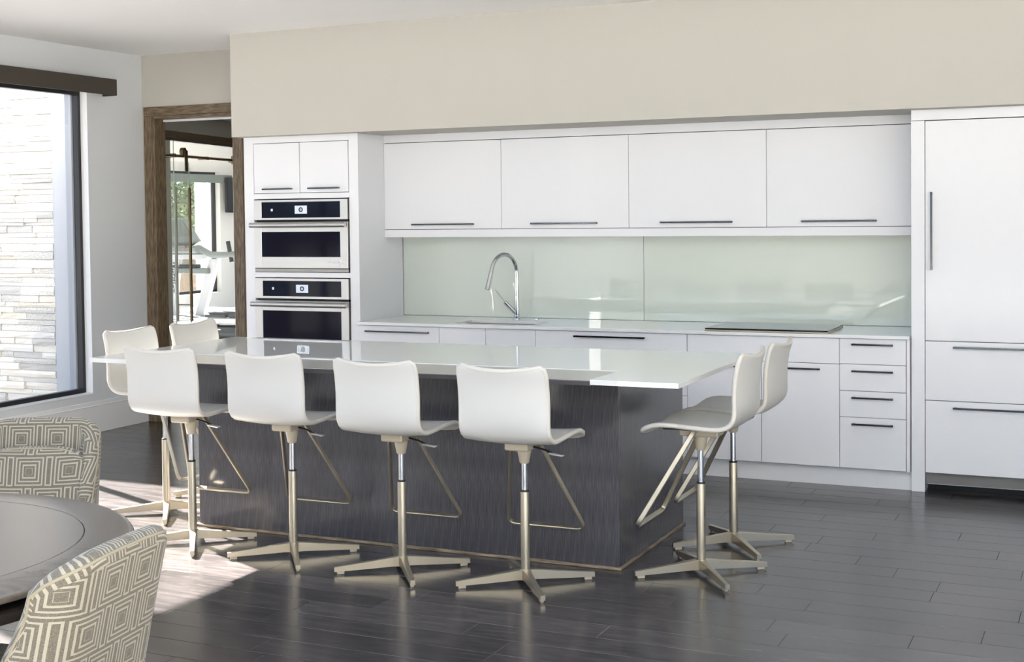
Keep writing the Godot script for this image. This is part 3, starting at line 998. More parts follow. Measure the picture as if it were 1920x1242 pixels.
func build_bench() -> void:
	var t := thing("exercise_bench", "low white exercise step with black cushions and a dark roller", "bench")
	var z := -6.4
	obj("body", MB.new().box(V(-6.680, 0.06, z - 0.25), V(-5.945, 0.30, z + 0.1), 0.03).mesh(), M.gym_white, t)
	obj("cushion", MB.new().box(V(-6.690, 0.29, z - 0.25), V(-6.313, 0.35, z + 0.12), 0.02).mesh(), M.gym_dark, t)
	obj("cushion", MB.new().box(V(-6.293, 0.29, z - 0.25), V(-5.945, 0.35, z + 0.12), 0.02).mesh(), M.gym_dark, t)
	obj("roller", MB.new().rod(V(-6.429, 0.085, z + 0.17), V(-6.042, 0.085, z + 0.17), 0.085, 18).mesh(), M.gym_dark, t)
	obj("roller_sleeve", MB.new().rod(V(-6.661, 0.09, z + 0.17), V(-6.429, 0.09, z + 0.17), 0.088, 18).mesh(), M.gym_white, t)
	obj("knob", MB.new().rod(V(-6.651, 0.17, z + 0.08), V(-6.651, 0.17, z + 0.16), 0.03, 12).mesh(), M.gym_dark, t)
	obj("knob", MB.new().rod(V(-6.458, 0.17, z + 0.08), V(-6.458, 0.17, z + 0.16), 0.03, 12).mesh(), M.gym_dark, t)
	obj("strap", MB.new().rod(V(-6.429, 0.175, z + 0.11), V(-5.993, 0.185, z + 0.11), 0.012, 8).mesh(), M.gym_dark, t)
	obj("base", MB.new().box(V(-6.622, 0.0, z - 0.2), V(-5.993, 0.07, z + 0.05), 0.01).mesh(), M.gym_dark, t)

# ------------------------------------------------------------------ cabinetry
# bar handle: square bar on two posts, on a face at depth z, from (x0,y) to (x1,y) or upright
func bar_handle(parent: Node, x0: float, x1: float, y: float, z: float, upright := false, y1 := 0.0) -> void:
	var m := MB.new()
	var s := 0.0055
	if upright:
		m.box(V(x0 - s, y, z + 0.024), V(x0 + s, y1, z + 0.035), 0.0012)
		for yy in [y + 0.012, y1 - 0.012]:
			m.box(V(x0 - s * 0.9, yy - s, z), V(x0 + s * 0.9, yy + s, z + 0.026))
	else:
		m.box(V(x0, y - s, z + 0.024), V(x1, y + s, z + 0.035), 0.0012)
		for xx in [x0 + 0.012, x1 - 0.012]:
			m.box(V(xx - s, y - s * 0.9, z), V(xx + s, y + s * 0.9, z + 0.026))
	obj("handle", m.mesh(), M.bar, parent)

func front(parent: Node, called: String, x0: float, x1: float, y0: float, y1: float, z: float, th := 0.02) -> MeshInstance3D:
	return obj(called, bx(V(x0 + 0.0015, y0 + 0.0015, z - th), V(x1 - 0.0015, y1 - 0.0015, z), 0.0012), M.gloss, parent)

func build_tall_oven_unit() -> void:
	var t := thing("oven_tower", "tall white cabinet tower holding the two ovens", "cabinet")
	var z := 0.626
	var b := MB.new()
	b.box(V(-1.012, 0.0, 0.0), V(-0.93, 2.232, z), 0.001)
	b.box(V(-0.126, 0.0, 0.0), V(-0.05, 2.232, z), 0.001)
	b.box(V(-0.93, 2.186, 0.0), V(-0.126, 2.232, z), 0.001)
	b.box(V(-0.93, 1.784, 0.02), V(-0.126, 1.822, z), 0.001)
	b.box(V(-0.93, 1.218, 0.02), V(-0.126, 1.254, z), 0.001)
	b.box(V(-0.93, 0.02, 0.02), V(-0.126, 0.44, z - 0.02), 0.001)
	b.box(V(-0.93, 0.02, 0.0), V(-0.126, 2.186, 0.03), 0.0)
	obj("body", b.mesh(), M.gloss, t)
	obj("liner", bx(V(-0.93, 1.824, 0.03), V(-0.126, 2.184, z - 0.024), 0.0), M.shaded_carcass, t)
	for d in [[-0.928, -0.535, -0.838, -0.591], [-0.533, -0.130, -0.451, -0.195]]:
		var k := front(t, "door", d[0], d[1], 1.824, 2.184, z)
		bar_handle(k, d[2], d[3], 1.854, z)
	var k2 := front(t, "drawer", -0.928, -0.130, 0.10, 0.42, z)
	bar_handle(k2, -0.8, -0.26, 0.38, z)
	# upper oven (small), lower oven
	var x0 := -0.922
	var x1 := -0.134
	var zf := 0.64
	var m := thing("compact_oven", "stainless compact oven, upper of the two in the tower", "oven", Vector3.ZERO, 0.0, "")
	obj("body", bx(V(x0 + 0.01, 1.268, 0.06), V(x1 - 0.01, 1.772, zf - 0.03), 0.0), M.dark, m)
	oven_panel(m, x0, x1, 1.632, 1.776, 1.647, 1.760, zf)
	obj("vent_gap", bx(V(x0 + 0.006, 1.616, zf - 0.03), V(x1 - 0.006, 1.632, zf - 0.02), 0.0), M.dark, m)
	var d1 := oven_door(m, x0, x1, 1.285, 1.616, 1.366, 1.545, 1.595, zf)
	var lg := obj("lettering", mirrored_text("JENN-AIR", 0.021, 0.002, Transform3D(Basis(), V(-0.242, 1.331, zf + 0.0005))), M.gloss, d1)
	lg.set_meta("label", "small reversed silver lettering")
	obj("kick_strip", bx(V(x0, 1.257, zf - 0.03), V(x1, 1.281, zf - 0.006), 0.001), M.steel_dark, m)
	var n := thing("wall_oven", "stainless wall oven, lower of the two, half hidden by the island", "oven")
	obj("body", bx(V(x0 + 0.01, 0.45, 0.06), V(x1 - 0.01, 1.205, zf - 0.03), 0.0), M.dark, n)
	oven_panel(n, x0, x1, 1.066, 1.212, 1.083, 1.193, zf)
	obj("vent_gap", bx(V(x0 + 0.006, 1.05, zf - 0.03), V(x1 - 0.006, 1.066, zf - 0.02), 0.0), M.dark, n)
	oven_door(n, x0, x1, 0.46, 1.05, 0.56, 0.978, 1.026, zf)

func oven_panel(m: Node, x0: float, x1: float, y0: float, y1: float, p0: float, p1: float, z: float) -> void:
	var b := MB.new()
	b.box(V(x0, y0, z - 0.03), V(-0.857, y1, z), 0.0012)
	b.box(V(-0.194, y0, z - 0.03), V(x1, y1, z), 0.0012)
	b.box(V(-0.857, y0, z - 0.03), V(-0.194, p0, z), 0.0012)
	b.box(V(-0.857, p1, z - 0.03), V(-0.194, y1, z), 0.0012)
	var cp := obj("control_panel", b.mesh(), M.steel, m)
	obj("panel_glass", bx(V(-0.857, p0, z - 0.02), V(-0.194, p1, z - 0.003), 0.0), M.oven_glass, cp)
	var c := (p0 + p1) * 0.5
	obj("display", bx(V(-0.572, c - 0.029, z - 0.003), V(-0.470, c + 0.029, z - 0.001), 0.0), M.display, cp)
	var r := MB.new()
	r.lathe([Vector2(0.009, 0.0), Vector2(0.009, 0.0012), Vector2(0.018, 0.0012), Vector2(0.018, 0.0)], 24, Transform3D(Basis(V(1, 0, 0), V(0, 0, 1), V(0, -1, 0)), V(-0.521, c, z - 0.001)))
	r.box(V(-0.524, c - 0.004, z - 0.001), V(-0.518, c + 0.004, z), 0.0)
	obj("dial_mark", r.mesh(), M.ink, cp)
	obj("sensor", bx(V(-0.777, c - 0.009, z - 0.003), V(-0.761, c + 0.009, z - 0.001), 0.0), M.display, cp)

func oven_door(m: Node, x0: float, x1: float, y0: float, y1: float, w0: float, w1: float, hy: float, z: float) -> MeshInstance3D:
	var b := MB.new()
	b.box(V(x0, y0, z - 0.025), V(-0.86, y1, z), 0.0015)
	b.box(V(-0.197, y0, z - 0.025), V(x1, y1, z), 0.0015)
	b.box(V(-0.86, y0, z - 0.025), V(-0.197, w0, z), 0.0015)
	b.box(V(-0.86, w1, z - 0.025), V(-0.197, y1, z), 0.0015)
	var d := obj("door", b.mesh(), M.steel, m)
	obj("door_glass", bx(V(-0.86, w0, z - 0.02), V(-0.197, w1, z - 0.003), 0.0), M.oven_glass, d)
	obj("inner_window", bx(V(-0.828, w0 + 0.009, z - 0.003), V(-0.225, w1 - 0.008, z - 0.0022), 0.0), M.oven_inner, d)
	var h := MB.new()
	h.rod(V(x0 - 0.005, hy, z + 0.048), V(x1 + 0.01, hy, z + 0.048), 0.0185, 16)
	for xx in [x0 + 0.035, x1 - 0.035]:
		h.rod(V(xx, hy - 0.004, z), V(xx, hy, z + 0.045), 0.010, 10)
	obj("handle", h.mesh(), M.steel, d)
	return d

func build_uppers() -> void:
	var z := 0.265
	var xs := [-0.05, 0.884, 1.818, 2.744, 3.683]
	var hs := [[0.186, 0.678], [1.113, 1.601], [2.043, 2.529], [2.970, 3.434]]
	var names := ["white lift-up wall cabinet beside the oven tower", "second white wall cabinet from the ovens, above the faucet", "third white wall cabinet from the ovens, left of the end one", "white wall cabinet next to the refrigerator, above the cooktop's far end"]
	for i in 4:
		var t := thing("wall_cabinet", names[i], "cabinet", Vector3.ZERO, 0.0, "white wall cabinets in a row")
		obj("body", bx(V(xs[i] + 0.001, 1.500, 0.002), V(xs[i + 1] - 0.001, 2.176, z - 0.022), 0.0), M.shaded_carcass, t)
		var d := front(t, "door", xs[i], xs[i + 1], 1.553, 2.174, z)
		bar_handle(d, hs[i][0], hs[i][1], 1.588, z)
	var r := thing("cabinet_trim", "white rails above and below the wall cabinets", "trim")
	obj("crown_rail", bx(V(-0.05, 2.177, 0.0), V(3.683, 2.232, z), 0.001), M.gloss, r)
	obj("light_rail", bx(V(-0.05, 1.497, 0.0), V(3.683, 1.551, z + 0.001), 0.001), M.gloss, r)

func build_base_units() -> void:
	var z := 0.66
	var top := 0.893
	var spec := [
		["base_cabinet", -0.048, 0.589, "white base drawer unit nearest the oven tower", [["drawer", -0.048, 0.589, 0.74, top, 0.022, 0.518, 0.853], ["drawer", -0.048, 0.589, 0.42, 0.74, 0.022, 0.518, 0.70], ["drawer", -0.048, 0.589, 0.118, 0.42, 0.022, 0.518, 0.38]]],
		["sink_cabinet", 0.589, 1.301, "white base cabinet under the sink", [["panel", 0.589, 0.938, 0.74, top], ["panel", 0.938, 1.301, 0.74, top], ["door", 0.589, 0.938, 0.118, 0.74, 0.66, 0.87, 0.705], ["door", 0.938, 1.301, 0.118, 0.74, 1.02, 1.23, 0.705]]],
		["base_cabinet", 1.301, 2.334, "wide white drawer unit between sink and cooktop", [["drawer", 1.301, 2.334, 0.74, top, 1.582, 2.064, 0.861], ["drawer", 1.301, 2.334, 0.503, 0.74, 1.582, 2.064, 0.705], ["drawer", 1.301, 2.334, 0.118, 0.503, 1.582, 2.064, 0.465]]],
		["cooktop_cabinet", 2.334, 3.274, "white two-door base cabinet under the cooktop", [["panel", 2.334, 3.274, 0.738, top], ["door", 2.334, 2.803, 0.118, 0.738, 2.46, 2.675, 0.705], ["door", 2.803, 3.274, 0.118, 0.738, 2.949, 3.164, 0.705]]],
		["base_cabinet", 3.274, 3.659, "narrow white stack of four drawers beside the refrigerator", [["drawer", 3.274, 3.659, 0.741, top, 3.349, 3.588, 0.860], ["drawer", 3.274, 3.659, 0.581, 0.741, 3.349, 3.588, 0.701], ["drawer", 3.274, 3.659, 0.424, 0.581, 3.349, 3.588, 0.543], ["drawer", 3.274, 3.659, 0.118, 0.424, 3.349, 3.588, 0.386]]],
	]
	for s in spec:
		var t := thing(s[0], s[3], "cabinet", Vector3.ZERO, 0.0, "white base cabinets under the counter")
		var b := MB.new()
		if s[0] == "sink_cabinet":
			b.box(V(s[1] + 0.001, 0.115, 0.02), V(s[2] - 0.001, 0.70, z - 0.024), 0.0)
			b.box(V(s[1] + 0.001, 0.70, 0.59), V(s[2] - 0.001, top, z - 0.024), 0.0)
		else:
			b.box(V(s[1] + 0.001, 0.115, 0.02), V(s[2] - 0.001, top, z - 0.024), 0.0)
		obj("body", b.mesh(), M.shaded_carcass, t)
		for f in s[4]:
			var d := front(t, f[0], f[1], f[2], f[3], f[4], z)
			if f.size() > 5:
				bar_handle(d, f[5], f[6], f[7], z)
	tag(obj("filler_panel", bx(V(3.661, 0.115, 0.02), V(3.679, top, z), 0.001), M.gloss), "slim white filler between drawers and refrigerator surround", "panel")
	var tk := struct("trim_3", bx(V(-0.05, 0.0, 0.5), V(3.683, 0.113, 0.606), 0.001), M.gloss, "white toe kick under the base cabinets", "toe kick")
	# countertop with a sink cut-out
	var c := thing("countertop", "pale quartz counter along the back wall", "countertop")
	var b := MB.new()
	b.box(V(-0.048, 0.895, 0.001), V(0.65, 0.915, 0.682), 0.0015)
	b.box(V(1.25, 0.895, 0.001), V(3.679, 0.915, 0.682), 0.0015)
	b.box(V(0.65, 0.895, 0.001), V(1.25, 0.915, 0.285), 0.0)
	b.box(V(0.65, 0.895, 0.567), V(1.25, 0.915, 0.682), 0.0)
	obj("slab", b.mesh(), M.counter, c)
	var s := thing("sink", "undermounted steel sink in the back counter", "sink")
	b = MB.new()
	b.box(V(0.642, 0.72, 0.277), V(0.652, 0.894, 0.575), 0.0)
	b.box(V(1.248, 0.72, 0.277), V(1.258, 0.894, 0.575), 0.0)
	b.box(V(0.642, 0.72, 0.277), V(1.258, 0.894, 0.287), 0.0)
	b.box(V(0.642, 0.72, 0.565), V(1.258, 0.894, 0.575), 0.0)
	b.box(V(0.642, 0.71, 0.277), V(1.258, 0.722, 0.575), 0.0)
	obj("basin", b.mesh(), M.basin, s)
	obj("drain", MB.new().lathe([Vector2(0.0001, 0.724), Vector2(0.035, 0.724), Vector2(0.045, 0.722)], 20, Transform3D(Basis(), V(0.95, 0, 0.42))).mesh(), M.chrome, s)
	# faucet
	var f := thing("faucet", "tall chrome gooseneck faucet at the sink", "faucet", V(0.937, 0.915, 0.14))
	var dir := V(-0.40, 0, 0.916)
	obj("base_ring", MB.new().lathe([Vector2(0.0001, 0.006), Vector2(0.026, 0.006), Vector2(0.028, 0.003), Vector2(0.028, 0.0)], 24).mesh(), M.chrome, f)
	obj("stem", MB.new().rod(V(0, 0.004, 0), V(0, 0.17, 0), 0.0185, 20, 0.0165).mesh(), M.chrome, f)
	var pts := [V(0, 0.165, 0), V(0, 0.25, 0), V(0, 0.335, 0)]
	var rr := 0.115
	for k in range(1, 14):
		var a := PI - PI * 0.93 * k / 13.0
		pts.append(V(0, 0.335 + sin(a) * rr * 1.08, 0) + dir * (rr + cos(a) * rr))
	var last: Vector3 = pts[pts.size() - 1]
	var down: Vector3 = (pts[pts.size() - 1] - pts[pts.size() - 2]).normalized()
	pts.append(last + down * 0.03)
	obj("spout", MB.new().tube(pts, 0.0145, 16).mesh(), M.chrome, f)
	obj("spray_head", MB.new().rod(last + down * 0.025, last + down * 0.15, 0.0155, 16, 0.018).mesh(), M.chrome, f)
	var ld := V(-0.62, 0, 0.60).normalized()
	var arm := obj("valve", MB.new().rod(V(0, 0.035, 0), ld * 0.09 + V(0, 0.125, 0), 0.0145, 16).mesh(), M.chrome, f)
	obj("lever", MB.new().rod(ld * 0.085 + V(0, 0.12, 0), ld * 0.16 + V(0, 0.215, 0), 0.0035, 10).mesh(), M.chrome, arm)
	tag(obj("air_switch", MB.new().lathe([Vector2(0.0001, 0.010), Vector2(0.012, 0.010), Vector2(0.013, 0.006), Vector2(0.022, 0.005), Vector2(0.023, 0.0)], 20).mesh(), M.chrome), "small chrome button set in the counter right of the faucet", "button")
	get_node("air_switch").position = V(1.085, 0.915, 0.14)
	# cooktop
	var k := thing("cooktop", "black glass induction cooktop on a steel frame", "cooktop")
	obj("frame", bx(V(2.445, 0.9155, 0.165), V(3.205, 0.924, 0.655), 0.002), M.champagne, k)
	obj("cook_surface", bx(V(2.447, 0.925, 0.167), V(3.203, 0.934, 0.653), 0.002), mat(rgb(28, 30, 31), 0.05), k)
	# back-painted glass splash in three panels
	var ends := [-0.048, 1.829, 3.681]
	var ln := ["long sage glass splashback panel behind the faucet", "sage glass splashback panel behind the cooktop"]
	for i in 2:
		tag(obj("splashback_panel", bx(V(ends[i] + 0.0012, 0.916, -0.009), V(ends[i + 1] - 0.0012, 1.499, 0.0), 0.0012), M.splash), ln[i], "splashback", "glass splashback panels")

func build_fridge() -> void:
	var zf := 0.626
	var s := thing("refrigerator_surround", "white panels framing the built-in refrigerator", "cabinet")
	obj("stile", bx(V(3.683, 0.0, 0.0), V(3.759, 2.168, zf), 0.0015), M.gloss, s)
	obj("stile", bx(V(4.67, 0.0, 0.0), V(4.75, 2.168, zf), 0.0015), M.gloss, s)
	obj("head_panel", bx(V(3.683, 2.170, 0.0), V(4.75, 2.231, zf), 0.0015), M.gloss, s)
	var t := thing("refrigerator", "built-in refrigerator with white panels and long bar handles", "refrigerator")
	obj("body", bx(V(3.762, 0.05, 0.02), V(4.667, 2.165, 0.60), 0.0), M.shaded_carcass, t)
	var z := 0.632
	var d := front(t, "door", 3.762, 4.667, 0.889, 2.166, z, 0.028)
	bar_handle(d, 3.800, 3.800, 1.302, z, true, 1.754)
	var d1 := front(t, "drawer", 3.762, 4.667, 0.542, 0.888, z, 0.028)
	bar_handle(d1, 3.919, 4.51, 0.855, z)
	var d2 := front(t, "drawer", 3.762, 4.667, 0.117, 0.541, z, 0.028)
	bar_handle(d2, 3.919, 4.51, 0.504, z)
	obj("kick_panel", bx(V(3.762, 0.040, 0.52), V(4.667, 0.116, 0.575), 0.001), M.gloss, t)
	obj("kick_gap", bx(V(3.762, 0.0, 0.10), V(4.667, 0.05, 0.50), 0.0), M.dark, t)  # dark box filling the black gap below the kick panel

# ------------------------------------------------------------------ island
func build_island() -> void:
	var t := thing("kitchen_island", "dark grey wood-grain kitchen island base", "island")
	obj("front_panel", bx(V(0.312, 0.014, 2.905), V(2.698, 0.892, 2.925), 0.001), M.island, t)
	obj("end_panel", bx(V(2.679, 0.014, 1.94), V(2.699, 0.892, 2.904), 0.001), M.island, t)
	obj("end_panel", bx(V(0.311, 0.014, 1.94), V(0.331, 0.892, 2.904), 0.001), M.island, t)
	obj("body", bx(V(0.332, 0.014, 1.95), V(2.678, 0.89, 2.904), 0.0), M.shaded_carcass, t)
	obj("plinth", bx(V(0.289, 0.0, 1.923), V(2.708, 0.0135, 2.939), 0.002), M.plinth, t)
	# slab with a notch along its front, and the strip let into the notch
	var s := thing("island_countertop", "pale polished quartz top of the island with thin overhanging ends", "countertop")
	var poly := PackedVector2Array([Vector2(-0.141, 1.951), Vector2(3.086, 1.951), Vector2(3.086, 3.245), Vector2(2.682, 3.245), Vector2(2.682, 2.892), Vector2(0.16, 2.892), Vector2(0.16, 3.245), Vector2(-0.141, 3.245)])
	obj("slab", MB.new().prism(poly, 0.898, 0.92, Transform3D(), 0.0015).mesh(), M.quartz, s)
	var i := obj("inset_strip", bx(V(0.162, 0.912, 2.893), V(2.680, 0.9165, 3.2435), 0.0012), M.strip, s)
	i.set_meta("label", "warm grey satin strip let into the front edge")
	var j := obj("strip_edge", bx(V(0.162, 0.893, 2.926), V(2.680, 0.9118, 3.241), 0.0012), M.island_edge, s)
	j.set_meta("label", "dark edge under the satin strip")

# ------------------------------------------------------------------ stools
func stool_profile() -> Array:
	return [Vector2(-0.218, 0.668), Vector2(-0.208, 0.678), Vector2(-0.190, 0.690), Vector2(-0.160, 0.701), Vector2(-0.12, 0.706), Vector2(-0.06, 0.7055), Vector2(0.0, 0.701), Vector2(0.06, 0.697), Vector2(0.11, 0.695), Vector2(0.145, 0.697), Vector2(0.172, 0.705), Vector2(0.193, 0.719), Vector2(0.206, 0.738), Vector2(0.212, 0.762), Vector2(0.213, 0.79), Vector2(0.212, 0.83), Vector2(0.213, 0.87), Vector2(0.217, 0.915), Vector2(0.224, 0.96), Vector2(0.233, 0.995), Vector2(0.240, 1.015), Vector2(0.243, 1.024)]

func make_stool() -> Node3D:
	var t := thing("bar_stool", "", "stool")
	# shell
	var pr := stool_profile()
	var len_ := [0.0]
	for i in range(1, pr.size()):
		len_.append(len_[i - 1] + pr[i].distance_to(pr[i - 1]))
	var total: float = len_[pr.size() - 1]
	var P := []
	var UV := []
	var nu := 17
	for i in pr.size():
		var d: float = minf(len_[i], total - len_[i])
		var r: float = 0.022 if pr[i].y > 0.9 else 0.035
		var hw := 0.205
		if d < r:
			hw = 0.205 - r + sqrt(maxf(0.0, r * r - (r - d) * (r - d)))
		var back: float = smoothstep(0.70, 0.84, pr[i].y)
		var row := []
		var uv := []
		for j in nu:
			var u := -1.0 + 2.0 * j / (nu - 1)
			var q: Vector2 = pr[i]
			var bulge := 1.0 - u * u
			row.append(V(u * hw, q.y - 0.010 * bulge * (1.0 - back) - 0.017 * bulge * smoothstep(0.90, 1.02, q.y), q.x + 0.026 * bulge * back))
			uv.append(Vector2(u * hw, len_[i]))
		P.append(row)
		UV.append(uv)
	var sh := obj("seat_shell", MB.new().sheet(P, 0.021, UV, 6).mesh(), M.leather, t)
	# piping round the shell
	var loop := []
	var a := pr.size()
	for i in a: loop.append(P[i][0])
	for j in range(1, nu): loop.append(P[a - 1][j])
	for i in range(a - 2, -1, -1): loop.append(P[i][nu - 1])
	for j in range(nu - 2, 0, -1): loop.append(P[0][j])
	var c := V(0, 0.8, 0.1)
	obj("piping", MB.new().tube(loop, 0.0115, 10, true).mesh(), M.leather_edge, sh)
	# dark board standing in for shade under the seat, then plate, cone
	var ub := MB.new()
	ub.box(V(-0.155, 0.678, -0.13), V(0.155, 0.688, 0.12), 0.003)
	obj("shade_board", ub.mesh(), M.under_shade, t)
	var pl := MB.new()
	pl.box(V(-0.055, 0.636, -0.085), V(0.055, 0.680, 0.095), 0.006)
	obj("seat_plate", pl.mesh(), M.plastic, t)
	obj("collar", MB.new().lathe([Vector2(0.0001, 0.568), Vector2(0.018, 0.568), Vector2(0.022, 0.572), Vector2(0.031, 0.620), Vector2(0.031, 0.637), Vector2(0.0001, 0.637)], 20).mesh(), M.plastic, t)
	var lv := obj("lever", MB.new().tube([V(0.03, 0.652, 0.02), V(0.11, 0.640, 0.03), V(0.15, 0.626, 0.035)], 0.0045, 8).mesh(), M.dark, t)
	var pad := MB.new()
	pad.box(V(-0.028, -0.004, -0.014), V(0.042, 0.004, 0.014), 0.0035, Transform3D(Basis(V(0, 0, 1), -0.12), V(0.162, 0.624, 0.037)))
	obj("lever_pad", pad.mesh(), M.lever, lv)
	# footrest: flat strap bent into a trapezoid loop
	var n := V(0, 0.24, -0.38).normalized()
	var A := V(-0.070, 0.662, -0.01)
	var B := V(-0.192, 0.236, -0.245)
	var C := V(0.192, 0.236, -0.245)
	var E := V(0.070, 0.662, -0.01)
	var pts := [A]
	for cr in [[A, B, C], [B, C, E]]:
		var d0: Vector3 = (cr[0] - cr[1]).normalized() * 0.04
		var d1: Vector3 = (cr[2] - cr[1]).normalized() * 0.04
		for k in 7:
			var s := k / 6.0
			pts.append((cr[1] + d0) * (1 - s) * (1 - s) + cr[1] * 2.0 * s * (1 - s) + (cr[1] + d1) * s * s)
	pts.append(E)
	var bn := (C - B).cross(A - B).normalized()
	obj("footrest", MB.new().strap(pts, bn, 0.023, 0.012).mesh(), M.champagne, t)
	# gas lift and pole
	obj("gas_lift", MB.new().rod(V(0, 0.30, 0), V(0, 0.60, 0), 0.0135, 18).mesh(), M.lift, t)
	obj("pole_ring", MB.new().lathe([Vector2(0.0136, 0.4225), Vector2(0.0175, 0.4225), Vector2(0.0195, 0.419), Vector2(0.0195, 0.415)], 20).mesh(), M.dark, t)
	obj("pole", MB.new().lathe([Vector2(0.0001, 0.03), Vector2(0.0205, 0.03), Vector2(0.0205, 0.10), Vector2(0.0196, 0.413), Vector2(0.0186, 0.417), Vector2(0.0137, 0.417)], 24).mesh(), M.champagne, t)
	# star base
	obj("hub", MB.new().lathe([Vector2(0.0001, 0.024), Vector2(0.026, 0.024), Vector2(0.029, 0.03), Vector2(0.029, 0.062), Vector2(0.026, 0.068), Vector2(0.0206, 0.07)], 24).mesh(), M.champagne, t)
	for k in 4:
		var an := deg_to_rad(53.0 + 90.0 * k)
		var xf := Transform3D(Basis(V(cos(an), 0, sin(an)), Vector3.UP, V(-sin(an), 0, cos(an))), Vector3.ZERO)
		var m := MB.new()
		var st := [[0.015, 0.022, 0.068, 0.020], [0.05, 0.022, 0.064, 0.0155], [0.16, 0.0175, 0.051, 0.013], [0.318, 0.0125, 0.034, 0.0105]]
		for i in st.size() - 1:
			var s0: Array = st[i]
			var s1: Array = st[i + 1]
			for sd in [-1.0, 1.0]:
				m.quad(xf * V(s0[0], s0[1], sd * s0[3]), xf * V(s1[0], s1[1], sd * s1[3]), xf * V(s1[0], s1[2] - 0.002, sd * s1[3]), xf * V(s0[0], s0[2] - 0.002, sd * s0[3]), xf.basis * V(0.03, 0, sd).normalized())
				m.quad(xf * V(s0[0], s0[2] - 0.002, sd * s0[3]), xf * V(s1[0], s1[2] - 0.002, sd * s1[3]), xf * V(s1[0], s1[2], sd * (s1[3] - 0.002)), xf * V(s0[0], s0[2], sd * (s0[3] - 0.002)), xf.basis * V(0, 1, sd).normalized())
			m.quad(xf * V(s0[0], s0[2], -s0[3] + 0.002), xf * V(s1[0], s1[2], -s1[3] + 0.002), xf * V(s1[0], s1[2], s1[3] - 0.002), xf * V(s0[0], s0[2], s0[3] - 0.002), xf.basis * V(0.11, 1, 0).normalized())
			m.quad(xf * V(s0[0], s0[1], -s0[3]), xf * V(s1[0], s1[1], -s1[3]), xf * V(s1[0], s1[1], s1[3]), xf * V(s0[0], s0[1], s0[3]), V(0, -1, 0))
		var e: Array = st[3]
		m.quad(xf * V(e[0], e[1], -e[3]), xf * V(e[0], e[1], e[3]), xf * V(e[0], e[2], e[3] - 0.001), xf * V(e[0], e[2], -e[3] + 0.001), xf.basis * V(1, 0, 0))
		var leg := obj("leg", m.mesh(), M.champagne, t)
		obj("glide", MB.new().box(V(0.272, 0.0, -0.007), V(0.306, 0.0135, 0.007), 0.002, xf).mesh(), M.plastic, leg)
	return t

func build_stools() -> void:
	var proto := make_stool()
	var front_label := "white leather bar stool along the island's long side, "
	var spots := [
		[V(0.515, 0, 3.245), 0.0, -0.012, front_label + "the one nearest the window"],
		[V(1.140, 0, 3.270), 0.0, -0.015, front_label + "second from the window"],
		[V(1.762, 0, 3.300), 0.0, -0.024, front_label + "third from the window"],
		[V(2.388, 0, 3.300), 0.0, -0.026, front_label + "the one nearest the refrigerator end"],
		[V(3.062, 0, 2.840), PI / 2, 0.0, "white leather bar stool at the island's refrigerator end, nearer of the two"],
		[V(3.062, 0, 2.280), PI / 2, -0.004, "white leather bar stool at the island's refrigerator end, closer to the cabinets"],
		[V(-0.055, 0, 2.745), -PI / 2, 0.0, "white leather bar stool at the island's window end, nearer of the two"],
		[V(-0.035, 0, 2.20), -PI / 2, 0.0, "white leather bar stool at the island's window end, before the doorway"],
	]
	for i in spots.size():
		var o: Node3D = proto
		if i > 0:
			o = proto.duplicate()
			o.name = numbered("bar_stool")
			add_child(o, true)
	var all := []
	for ch in get_children():
		if str(ch.name).begins_with("bar_stool"):
			all.append(ch)
	for i in all.size():
		var s: Array = spots[i]
		all[i].position = s[0]
		all[i].rotation.y = s[1]
		tag(all[i], s[3], "stool", "white bar stools round the island")
		# the gas lift sets each seat at its own height
		for part in all[i].get_children():
			var nm := str(part.name)
			if nm in ["seat_shell", "shade_board", "seat_plate", "collar", "lever", "footrest", "gas_lift"]:
				part.position.y += s[2]

